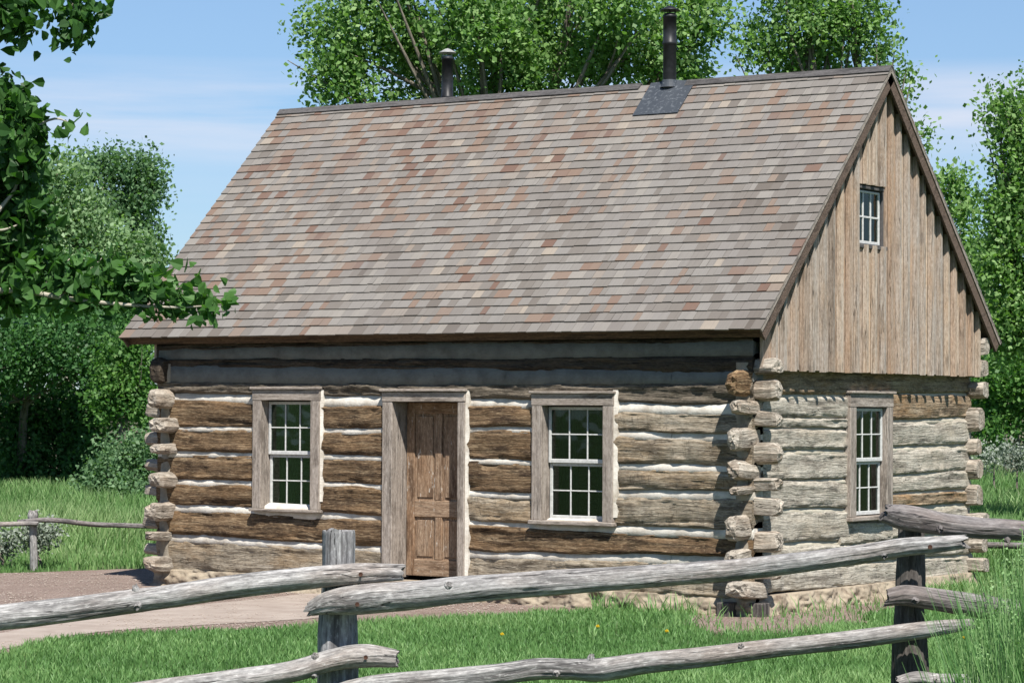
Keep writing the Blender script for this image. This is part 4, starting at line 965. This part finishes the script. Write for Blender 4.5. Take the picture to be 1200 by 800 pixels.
def crown_points(blobs, per, clump=.3, shell=.55, stretch=(1, 1, 1)):
    """blobs = (centre, radius vec); points grouped into twig clumps with gaps between them"""
    out = []; tn = []
    for (c, r, k) in blobs:
        nc = max(1, int(k)); d = RNG.normal(0, 1, (nc, 3)); d /= np.linalg.norm(d, axis=1)[:, None]
        rad = RNG.uniform(shell, 1.0, nc)**.8; cc = c+d*rad[:, None]*np.asarray(r)
        lum = RNG.normal(.5, .22, nc)+.12*vnoise(cc*.9, 3)
        m_ = RNG.poisson(per, nc)+3; idx = np.repeat(np.arange(nc), m_)
        p = cc[idx]+RNG.normal(0, clump, (len(idx), 3))*np.asarray(stretch)
        out.append(p); tn.append(np.clip(lum[idx]+RNG.normal(0, .16, len(idx)), 0, 1))
    return np.concatenate(out), np.concatenate(tn)
def tree(name, label, cat, base, blobs, leaf, bark, size, per, clump=.3, trunk_r=.2, trunk_h=None, group=None, style='kite', limbs=True, shell=.5, part='crown', lean=(0, 0), up=.25):
    """blobs: (px, py, rx_px, ry_px, depth, clumps[, depth radius])"""
    base = np.array([base[0], base[1], 0.0]); root = empty(name, base, label=label, cat=cat, group=group)
    bl = []
    for b_ in blobs:
        px, py, rx, ry, D, k = b_[:6]; c = at_d(px, py, D); rx_, ry_ = rx*D/FOC, ry*D/FOC; dr = b_[6] if len(b_) > 6 else rx_
        bl.append((c, np.array([(rx_+dr)/2, (rx_+dr)/2, ry_]), k))
    P, T = crown_points(bl, per, clump, shell); ok = P[:, 2] > .08; P, T = P[ok], T[ok]
    mb = MB(); leaves(mb, P, size, T, up=up, style=style); mb.build(part, leaf, root)
    if trunk_r:
        top = np.mean([b[0] for b in bl], axis=0); th = trunk_h or max(1.0, min(b[0][2] for b in bl)*.8)
        fork = np.array([base[0]+(top[0]-base[0])*.35+lean[0], base[1]+(top[1]-base[1])*.35+lean[1], th])
        mb = MB(); tube(mb, [base-[0, 0, .1], base*.5+fork*.5+[.05, 0, 0], fork, fork*.45+top*.55, top], [trunk_r*1.25, trunk_r, trunk_r*.85, trunk_r*.4, trunk_r*.06], 40, 14, .08, .08, random.randint(0, 99))
        if limbs:
            for (c, r, k) in bl:
                st0 = fork*(1-.35*random.random())+top*.0+base*0; st0 = fork*.6+top*.4*random.random()+fork*.0; st0 = fork+(top-fork)*random.uniform(0, .6)
                mid = (st0+c)/2+RNG.normal(0, .12, 3)*np.linalg.norm(c-st0)*.5
                tube(mb, [st0, mid, c], [trunk_r*.4, trunk_r*.22, trunk_r*.05], 16, 8, .05, .05, random.randint(0, 99))
                for _ in range(3):
                    e_ = c+RNG.normal(0, .55, 3)*r; tube(mb, [mid, (mid+e_)/2+RNG.normal(0, .1, 3), e_], [trunk_r*.2, trunk_r*.12, trunk_r*.03], 8, 6, 0, 0, 3)
        mb.build('trunk', bark, root, smooth=True)
    return root
def gpos(px, D):       # point of the ground under a picture column at a depth
    d = CF+CR*(px-600)/FOC; p = CAM+d*D; return (p[0], p[1])

# cottonwoods behind the roof
Dt = 46
tree('cottonwood_tree', 'broad cottonwood rising behind the left half of the roof ridge', 'tree', gpos(590, Dt),
     [(395, 85, 45, 45, Dt, 55), (380, 30, 30, 30, Dt+1, 22), (440, 30, 55, 45, Dt, 70), (500, 70, 60, 55, Dt+1, 95), (470, -50, 80, 60, Dt, 80), (560, 20, 60, 60, Dt-1, 110), (600, 80, 55, 45, Dt, 80),
      (640, 30, 60, 60, Dt+1, 100), (700, 70, 55, 50, Dt, 80), (720, 0, 60, 50, Dt-1, 80), (780, 50, 50, 60, Dt, 80), (825, 20, 35, 50, Dt, 40), (800, 90, 40, 30, Dt+1, 35), (600, -80, 110, 60, Dt, 90), (720, -90, 90, 60, Dt, 60),
      (440, 150, 70, 70, Dt, 45), (560, 170, 90, 80, Dt, 50), (700, 170, 90, 80, Dt, 50)], M['leaf_cotton'], M['bark'], .088, 42, .17, .26, 2.6, shell=.25)
tree('cottonwood_tree', 'cottonwood with open top rising behind the right end of the roof ridge', 'tree', gpos(960, 50),
     [(900, 50, 38, 40, 50, 42), (950, 20, 45, 45, 50, 60), (1000, 25, 45, 42, 50, 52), (960, 80, 60, 35, 51, 60), (1035, 55, 26, 22, 50, 14), (1060, 92, 18, 12, 50, 8), (930, -40, 60, 40, 50, 40), (1010, -40, 50, 40, 50, 30),
      (1045, 130, 30, 22, 50, 14), (1078, 165, 14, 14, 50, 6), (980, 180, 80, 60, 51, 40), (1000, 260, 80, 60, 51, 30)], M['leaf_cotton'], M['bark'], .088, 38, .17, .22, 2.8, shell=.25)
tree('cottonwood_tree', 'young cottonwood peeking past the right slope of the gable', 'tree', gpos(1118, 55),
     [(1112, 215, 20, 22, 55, 18), (1125, 250, 28, 28, 55, 30), (1100, 215, 12, 14, 55, 5), (1140, 300, 30, 35, 55, 40), (1120, 330, 35, 45, 56, 35), (1150, 350, 35, 40, 56, 40), (1080, 300, 40, 60, 57, 20)], M['leaf_cotton'], M['bark_pale'], .10, 30, .18, .12, 1.8, shell=.25)
tree('cottonwood_tree', 'tall cottonwood cut off by the right edge beyond the gable', 'tree', gpos(1215, 44),
     [(1185, 150, 22, 30, 44, 26), (1172, 120, 16, 16, 44, 9), (1200, 190, 30, 35, 44, 45), (1185, 250, 35, 40, 44, 62), (1178, 310, 32, 40, 44, 60), (1200, 370, 40, 45, 44, 75), (1250, 120, 50, 50, 44, 50), (1260, 230, 60, 70, 44, 70), (1250, 340, 60, 60, 44, 60), (1175, 385, 25, 30, 44.5, 30), (1300, 180, 60, 70, 45, 40)],
     M['leaf_cotton'], M['bark'], .085, 46, .18, .13, 2.2, shell=.25)
tree('green_shrub', 'bright leafy shrub low behind the far right corner of the cabin', 'shrub', gpos(1195, 72),
     [(1165, 440, 35, 25, 70, 50), (1200, 445, 35, 30, 70, 55), (1160, 475, 25, 25, 71, 35), (1190, 480, 25, 22, 71, 30), (1250, 460, 50, 45, 72, 50), (1165, 500, 20, 18, 70, 25)], M['leaf_bright'], M['bark'], .11, 34, .22, .13, .8, shell=.3)
tree('tangled_tree', 'dark tree with a crooked trunk in shade at the right edge', 'tree', gpos(1186, 76),
     [(1150, 440, 40, 50, 78, 60), (1200, 430, 50, 60, 78, 70), (1230, 500, 40, 35, 78, 45), (1170, 500, 40, 28, 79, 45), (1100, 470, 60, 50, 80, 40)], M['leaf_dark'], M['bark'], .12, 34, .26, .2, 1.6, shell=.2)
for i, (px, py, D, w) in enumerate(((1165, 532, 60, 20), (1192, 536, 56, 18), (1225, 540, 55, 20))):
    tree('sagebrush', ['pale sagebrush close behind the far right corner', 'pale sagebrush at the right edge of the meadow', 'sagebrush beyond the right edge of the meadow'][i], 'shrub', gpos(px, D), [(px, py, w, 11, D, 16, .4)], M['leaf_sage'], M['bark'], .06, 40, .12, .03, .3, group='sagebrush in the right meadow', shell=.2, limbs=False)
# left thicket
tree('shade_tree', 'dark rounded tree standing over the meadow left of the cabin', 'tree', gpos(20, 60),
     [(20, 385, 60, 40, 58, 130, 2.8), (80, 390, 55, 40, 57.5, 130, 2.8), (120, 420, 32, 28, 57.5, 50, 1.5), (0, 430, 45, 30, 57.5, 60, 2.0), (60, 425, 50, 20, 57.5, 60, 2.5), (-60, 400, 60, 60, 58, 90, 2.8), (-90, 500, 50, 60, 58, 50), (150, 395, 30, 30, 58, 45), (60, 340, 70, 36, 59, 120, 3.0), (120, 350, 50, 30, 60, 60, 2.0)],
     M['leaf_dark'], M['bark'], .085, 48, .22, .10, 1.8, shell=.35)
tree('shade_tree', 'deep green tree inside the shady thicket left of the cabin', 'tree', gpos(85, 61.5),
     [(20, 490, 60, 50, 60.3, 120, 1.0), (80, 490, 60, 50, 60.5, 130, 1.0), (30, 550, 60, 36, 60, 90, 1.0), (90, 550, 50, 36, 60, 90, 1.0), (140, 470, 50, 60, 61, 80, 1.2), (-60, 510, 60, 60, 61, 70, 1.2), (200, 480, 50, 70, 62, 50)],
     M['leaf_dark'], M['bark'], .10, 40, .24, .12, 1.5, shell=.15)
tree('bright_shrub', 'yellow green upright shrub beside the left corner of the cabin', 'shrub', gpos(142, 55),
     [(140, 440, 26, 45, 55, 70), (155, 410, 20, 25, 55, 26), (125, 470, 22, 30, 55, 32), (160, 465, 22, 35, 55, 40)], M['leaf_bright'], M['bark'], .085, 36, .16, .08, 1.0, shell=.3)
tree('rounded_shrub', 'rounded mid green shrub at the foot of the thicket beside the cabin', 'shrub', gpos(140, 52),
     [(138, 545, 30, 30, 52, 60), (165, 530, 24, 32, 52, 44), (112, 565, 22, 18, 52, 25), (150, 575, 30, 14, 51.5, 30), (185, 560, 20, 25, 52, 20)], M['leaf_blue'], M['bark'], .075, 36, .15, .06, .6, shell=.35)
tree('willow_tree', 'pale grey green willow rising behind the thicket left of the cabin', 'tree', gpos(70, 80),
     [(60, 215, 45, 45, 80, 80), (95, 260, 50, 50, 80, 100), (50, 290, 60, 50, 80, 90), (120, 320, 50, 45, 80, 90), (165, 315, 32, 40, 79, 60), (180, 345, 22, 25, 79, 22), (20, 240, 40, 50, 80, 50), (150, 290, 30, 25, 79, 30), (-60, 290, 70, 80, 80, 60), (150, 370, 60, 40, 80, 60)],
     M['leaf_pale'], M['bark_pale'], .13, 38, .27, .28, 2.5, shell=.3)
tree('cottonwood_tree', 'darker blue green cottonwood with a bare stem behind the pale willow', 'tree', gpos(142, 92),
     [(110, 195, 25, 18, 92, 30), (150, 200, 38, 24, 92, 62), (165, 235, 28, 30, 92, 50), (125, 240, 30, 30, 92, 40), (172, 275, 18, 24, 92, 20), (178, 205, 14, 12, 92, 9), (150, 320, 50, 50, 93, 40)],
     M['leaf_blue'], M['bark'], .14, 34, .27, .25, 6.0, shell=.3)
for i, (px, py, D, w, h) in enumerate(((2, 636, 32, 36, 18), (46, 626, 32, 16, 17))):
    tree('sagebrush', ['pale sagebrush against the left edge by the distant fence', 'pale sagebrush around the foot of the distant fence post'][i], 'shrub', gpos(px, D), [(px, py, w, h, D, 16, .25)], M['leaf_sage'], M['bark'], .04, 75, .07, .015, .15, group='sagebrush by the distant fence', shell=.2, limbs=False)

# near cottonwood, trunk out of the picture on the left
Dn = 15.0
base = gpos(-420, Dn+1.2); near = empty('cottonwood_tree', (base[0], base[1], 0), label='near cottonwood reaching leafy branches in from the left edge', cat='tree')
bl = []
def nb_(px, py, rx, ry, D, k, dr=None):
    c = at_d(px, py, D); rx_, ry_ = rx*D/FOC, ry*D/FOC; d_ = dr or rx_; bl.append((c, np.array([(rx_+d_)/2, (rx_+d_)/2, ry_]), k))
for a in [(14, 10, 24, 16, Dn, 9), (20, 26, 14, 10, Dn, 4), (-8, 20, 26, 18, Dn, 9), (88, 12, 14, 12, Dn, 5), (104, 4, 8, 5, Dn, 2), (84, 34, 10, 9, Dn, 4), (62, 12, 8, 7, Dn, 1), (-30, 0, 30, 26, Dn, 10),
          (8, 115, 14, 18, Dn, 10), (26, 138, 14, 18, Dn, 10), (44, 148, 8, 8, Dn, 3), (-20, 150, 40, 50, Dn, 50), (18, 178, 26, 32, Dn, 36), (12, 228, 24, 34, Dn+.2, 36), (-6, 280, 34, 46, Dn+.2, 50), (8, 335, 26, 30, Dn+.3, 30), (-40, 220, 40, 90, Dn+.4, 70), (0, 200, 30, 90, Dn+.5, 60), (0, 300, 34, 60, Dn+.6, 50),
          (40, 245, 14, 30, Dn, 9), (80, 143, 3, 5, Dn, 1), (3, 88, 4, 5, Dn, 1),
          (60, 318, 34, 16, Dn, 9), (105, 325, 30, 14, Dn, 8), (148, 326, 24, 14, Dn, 7), (70, 352, 28, 10, Dn, 5), (120, 350, 30, 8, Dn, 6), (175, 348, 20, 10, Dn, 6), (203, 353, 16, 7, Dn, 3), (228, 353, 12, 6, Dn, 2), (252, 357, 8, 6, Dn, 2), (222, 366, 7, 4, Dn, 1), (30, 335, 25, 22, Dn, 9), (185, 325, 8, 8, Dn, 2), (215, 338, 6, 5, Dn, 1),
          (-90, 100, 60, 80, Dn, 50), (-100, 250, 60, 80, Dn, 50), (-160, 0, 100, 100, Dn+.5, 90), (-260, 150, 100, 140, Dn+.5, 100), (-300, -100, 160, 120, Dn+1, 140), (-450, 60, 160, 150, Dn+1, 120), (-500, -150, 180, 120, Dn+1.5, 120), (-560, 200, 120, 120, Dn+1.5, 80)]: nb_(*a)
P, T = crown_points(bl, 14, .06, .1); mb = MB(); leaves(mb, P, .062, T, up=.1, style='broad', sun_bias=.15); mb.build('crown', M['leaf_near'], near)
mb = MB(); b0 = np.array([base[0], base[1], -.1]); crown_c = at_d(-420, 0, Dn+1.2)
tube(mb, [b0, b0*.5+crown_c*.5+[.1, 0, 0], crown_c, crown_c+[0, 0, 1.2]], [.26, .2, .13, .04], 50, 16, .08, .1, 2)
hub = b0*.35+crown_c*.65
def twig(pts, r0, r1): tube(mb, [at_d(*p) if len(p) == 3 and not isinstance(p, np.ndarray) else p for p in pts], np.linspace(r0, r1, len(pts)), 24, 8, .05, .04, random.randint(0, 50))
twig([hub, (-220, 330, Dn+.6), (-60, 345, Dn+.2), (15, 340, Dn), (80, 350, Dn-.05), (160, 358, Dn-.05), (215, 360, Dn-.05), (262, 356, Dn)], .026, .003)
twig([(70, 349, Dn), (95, 325, Dn), (120, 302, Dn)], .010, .003); twig([(40, 345, Dn), (60, 325, Dn), (85, 300, Dn)], .010, .003); twig([(185, 358, Dn), (205, 340, Dn), (222, 335, Dn)], .007, .002)
twig([hub, (-150, 250, Dn+.4), (-30, 260, Dn), (8, 235, Dn), (24, 205, Dn), (30, 170, Dn)], .022, .004); twig([(-40, 262, Dn), (0, 270, Dn), (40, 255, Dn)], .012, .003)
twig([hub, (-200, 120, Dn+.4), (-60, 140, Dn), (10, 160, Dn), (60, 140, Dn), (80, 143, Dn)], .022, .003)
twig([crown_c, (-200, -60, Dn+.4), (-40, 0, Dn), (20, 10, Dn)], .02, .003); twig([(-100, -40, Dn), (30, -25, Dn), (80, 0, Dn), (95, 35, Dn)], .02, .003)
for (px, py) in ((-300, -100), (-500, -150), (-450, 60), (-260, 150), (-560, 200)): twig([hub, (px*.5-210, (py+60)/2, Dn+1), (px, py, Dn+1)], .07, .01)
mb.build('trunk', M['bark_pale'], near, smooth=True)

# ------------------------------------------------------------------ grass
def blades(mb, P, h, w, T, bend=.35, lean=None):
    n = len(P); a = RNG.uniform(0, 2*math.pi, n); side = np.stack([np.cos(a), np.sin(a), a*0], -1); b = RNG.uniform(0, 2*math.pi, n); dr = np.stack([np.cos(b), np.sin(b), b*0], -1)
    bd = (h*RNG.uniform(.05, bend, n))[:, None]; h_ = h[:, None]; up = np.array([0, 0, 1.]); w_ = w[:, None]
    m1 = P+up*h_*.55+dr*bd*.35; m2_ = P+up*h_*.95+dr*bd
    V = np.stack([P-side*w_*.5, P+side*w_*.5, m1-side*w_*.42, m1+side*w_*.42, m2_-side*w_*.08, m2_+side*w_*.08], 1)
    q = np.arange(n)[:, None]*6; Q = np.stack([q+[0, 1, 3, 2], q+[2, 3, 5, 4]], 1).reshape(-1, 4)
    mb.add(V.reshape(-1, 3), Q, tint=np.repeat(T, 6))
def scatter(px0, px1, D0, D1, dens):
    w0, w1 = (px0-600)/FOC, (px1-600)/FOC; area = (w1-w0)*(D1**2-D0**2)/2; n = int(area*dens)
    D = np.sqrt(RNG.uniform(D0**2, D1**2, n)); u = RNG.uniform(w0, w1, n)
    f = np.array([CF[0], CF[1]])/np.hypot(CF[0], CF[1]); r = np.array([CR[0], CR[1]])
    P = CAM[:2]+D[:, None]*(f+u[:, None]*r); return np.hstack([P, np.zeros((n, 1))]), D
def keep(P, thin_edge=True, foot=True):
    j = P[:, :2]+.10*np.stack([fbm(P*[4, 4, 0], 31, 2), fbm(P*[4, 4, 0]+7, 32, 2)], -1)
    bad = inpoly(j, dirt_poly) | (inpoly(j, patch_poly) & (RNG.random(len(P)) < .93))
    if foot: bad |= (P[:, 0] > -.1) & (P[:, 0] < LX+.1) & (P[:, 1] > -.12) & (P[:, 1] < WY+.1)
    return ~bad
P, D = scatter(-220, 1420, 14, 27.5, 2300); ok = keep(P); P = P[ok]; D = D[ok]
dn = fbm(P*[.7, .7, 0], 41, 3); near_wall = np.clip(1-(-P[:, 1]-.1)/1.1, 0, 1)*(P[:, 1] < 0)
ok = RNG.random(len(P)) < np.clip(.95+dn*.5+.35*fbm(P*[2.2, 2.2, 0], 87, 2)-.55*near_wall, .15, 1); P = P[ok]; dn = dn[ok]; near_wall = near_wall[ok]
h = RNG.uniform(.035, .085, len(P))*(1+.3*dn)*(1-.3*near_wall); T = np.clip(RNG.normal(.45, .2, len(P))+dn*.30+.15*fbm(P*[3, 3, 0], 77, 2)+near_wall*.15, 0, 1)
mb = MB(); blades(mb, P, h, RNG.uniform(.006, .012, len(P)), T, .7)
tag(mb.build('grass', M['grass']), label='short lush lawn grass in front of the log cabin', cat='grass', kind='stuff')
# taller tufts against the foundation
P, D = scatter(560, 1180, 22, 28.5, 700); ok = keep(P, foot=True) & (((P[:, 1] > -.55) & (P[:, 1] < 0)) | ((P[:, 0] > LX) & (P[:, 0] < LX+.5))); P = P[ok]
cl_ = fbm(P*[3, 3, 0], 61, 2); P = P[cl_ > .0]; h = RNG.uniform(.08, .22, len(P)); mb = MB(); blades(mb, P, h, RNG.uniform(.008, .014, len(P)), RNG.uniform(.2, .9, len(P)), .8)
tag(mb.build('weeds', M['grass']), label='ragged tufts of weeds along the foot of the log wall', cat='weeds', kind='stuff')
# meadow behind, left and right of the cabin
mb = MB()
for (a, b, d0_, d1_, dens) in ((-350, 420, 29, 40, 420), (-350, 420, 40, 60, 260), (1060, 1500, 27, 40, 420), (1040, 1500, 40, 74, 170)):
    P, D = scatter(a, b, d0_, d1_, dens); ok = keep(P); P = P[ok]; D = D[ok]; dn = fbm(P*[.35, .35, 0], 51, 3)
    lw = np.clip((D-(34.0 if a < 0 else 30.0))/2.0, .28, 1); h = RNG.uniform(.14, .40, len(P))*(1+.5*dn)*lw
    blades(mb, P, h, RNG.uniform(.010, .02, len(P))*np.clip(D/38, 1, 1.5), np.clip(RNG.normal(.42, .2, len(P))+dn*.35, 0, 1), .6)
tag(mb.build('grass', M['grass_dry']), label='taller meadow grass spreading beyond the cabin to the trees', cat='grass', kind='stuff')
# tall grass with seed heads at the lower right
mb = MB(); n = 2600; px = 1212+RNG.normal(0, 55, n); px = px[(px > 1128)]; n = len(px); D = RNG.uniform(9.9, 11.1, n); P = np.array([list(gpos(a, d))+[0] for a, d in zip(px, D)])
top = np.interp(px, [1120, 1150, 1180, 1230, 1300], [.95, 1.15, 1.34, 1.44, 1.4]); h = top*RNG.uniform(.62, 1.02, n)
blades(mb, P, h, RNG.uniform(.005, .010, n), np.clip(RNG.normal(.45, .22, n), 0, 1), .30)
k = RNG.random(n) < .10
for p, hh in zip(P[k], h[k]):
    hh = hh*1.04; s0_ = p+np.array([RNG.uniform(-.08, .08), RNG.uniform(-.08, .08), hh]); tube(mb, [p, (p+s0_)/2+[.01, 0, .05], s0_], [.002, .002, .0015], 6, 4, 0, 0, 1, tint=.9)
    m_ = 16; q = s0_+np.stack([RNG.normal(0, .010, m_), RNG.normal(0, .010, m_), RNG.uniform(-.14, .02, m_)], -1); leaves(mb, q, .011, np.full(m_, .75), up=.1)
tag(mb.build('tall_grass', M['grass_tall']), label='tall seeding grass in front of the fence at the lower right', cat='tall grass', kind='stuff')
# sparse ankle-high grass around the near fence line
P, D = scatter(-300, 1500, 8.0, 14.2, 350); h = RNG.uniform(.08, .25, len(P)); mb = MB(); blades(mb, P, h, RNG.uniform(.006, .012, len(P)), RNG.uniform(.2, .8, len(P)), .7)
tag(mb.build('verge_grass', M['grass']), label='rough grass around the feet of the foreground fence', cat='grass', kind='stuff')
# pebbles in the yard
mb = MB(); ico = np.array([[0, 0, 1], [.9, 0, .2], [.2, .85, .1], [-.8, .4, .2], [-.5, -.75, .15], [.5, -.7, .2], [0, 0, -.5]]); tri = [(0, 1, 2), (0, 2, 3), (0, 3, 4), (0, 4, 5), (0, 5, 1), (6, 2, 1), (6, 3, 2), (6, 4, 3), (6, 5, 4), (6, 1, 5)]
P, D = scatter(-250, 900, 19, 31, 160); P = P[inpoly(P, dirt_poly) & (fbm(P*[1.5, 1.5, 0], 71, 2) > -.3) & ~((P[:, 0] > -.1) & (P[:, 0] < LX) & (P[:, 1] > -.1))]
for p in P: mb.add(p+[0, 0, .008]+ico*RNG.uniform(.004, .014)*RNG.uniform(.7, 1.2, 3), None, tri)
tag(mb.build('gravel', M['path']), label='loose pale pebbles scattered over the dirt yard', cat='gravel', kind='stuff')
# dandelions
proto = None
for i, (px, py, lb) in enumerate([(700, 744, 'yellow dandelion in the lawn under the right front window'), (588, 754, 'yellow dandelion in the lawn nearest the front door'), (781, 750, 'yellow dandelion in the lawn toward the right corner of the cabin'),
                                  (991, 769, 'yellow dandelion just left of the dark fence post'), (1130, 758, 'yellow dandelion between the dark post and the tall grass')]):
    p = on_z(px, py+8)
    if proto is None:
        proto = empty('dandelion', (0, 0, 0)); h = .13; s = MB(); tube(s, [(0, 0, 0), (.005, 0, h*.5), (0, 0, h)], [.003, .003, .003], 8, 6, 0, 0); stem = s.build('stem', M['grass'], proto)
        s = MB(); q = RNG.normal(0, 1, (60, 3)); q[:, 2] = abs(q[:, 2])*.5; q = q/np.linalg.norm(q, axis=1)[:, None]*.011+[0, 0, h]; leaves(s, q, .016, np.full(60, .5)); fl_ = s.build('flower_head', M['petal'], proto); o = proto
    else:
        o = proto.copy(); C.objects.link(o)
        for ch in (stem, fl_):
            c = ch.copy(); C.objects.link(c); c.parent = o
    o.location = (p[0], p[1], 0); tag(o, label=lb, cat='flower', group='dandelions in the lawn')
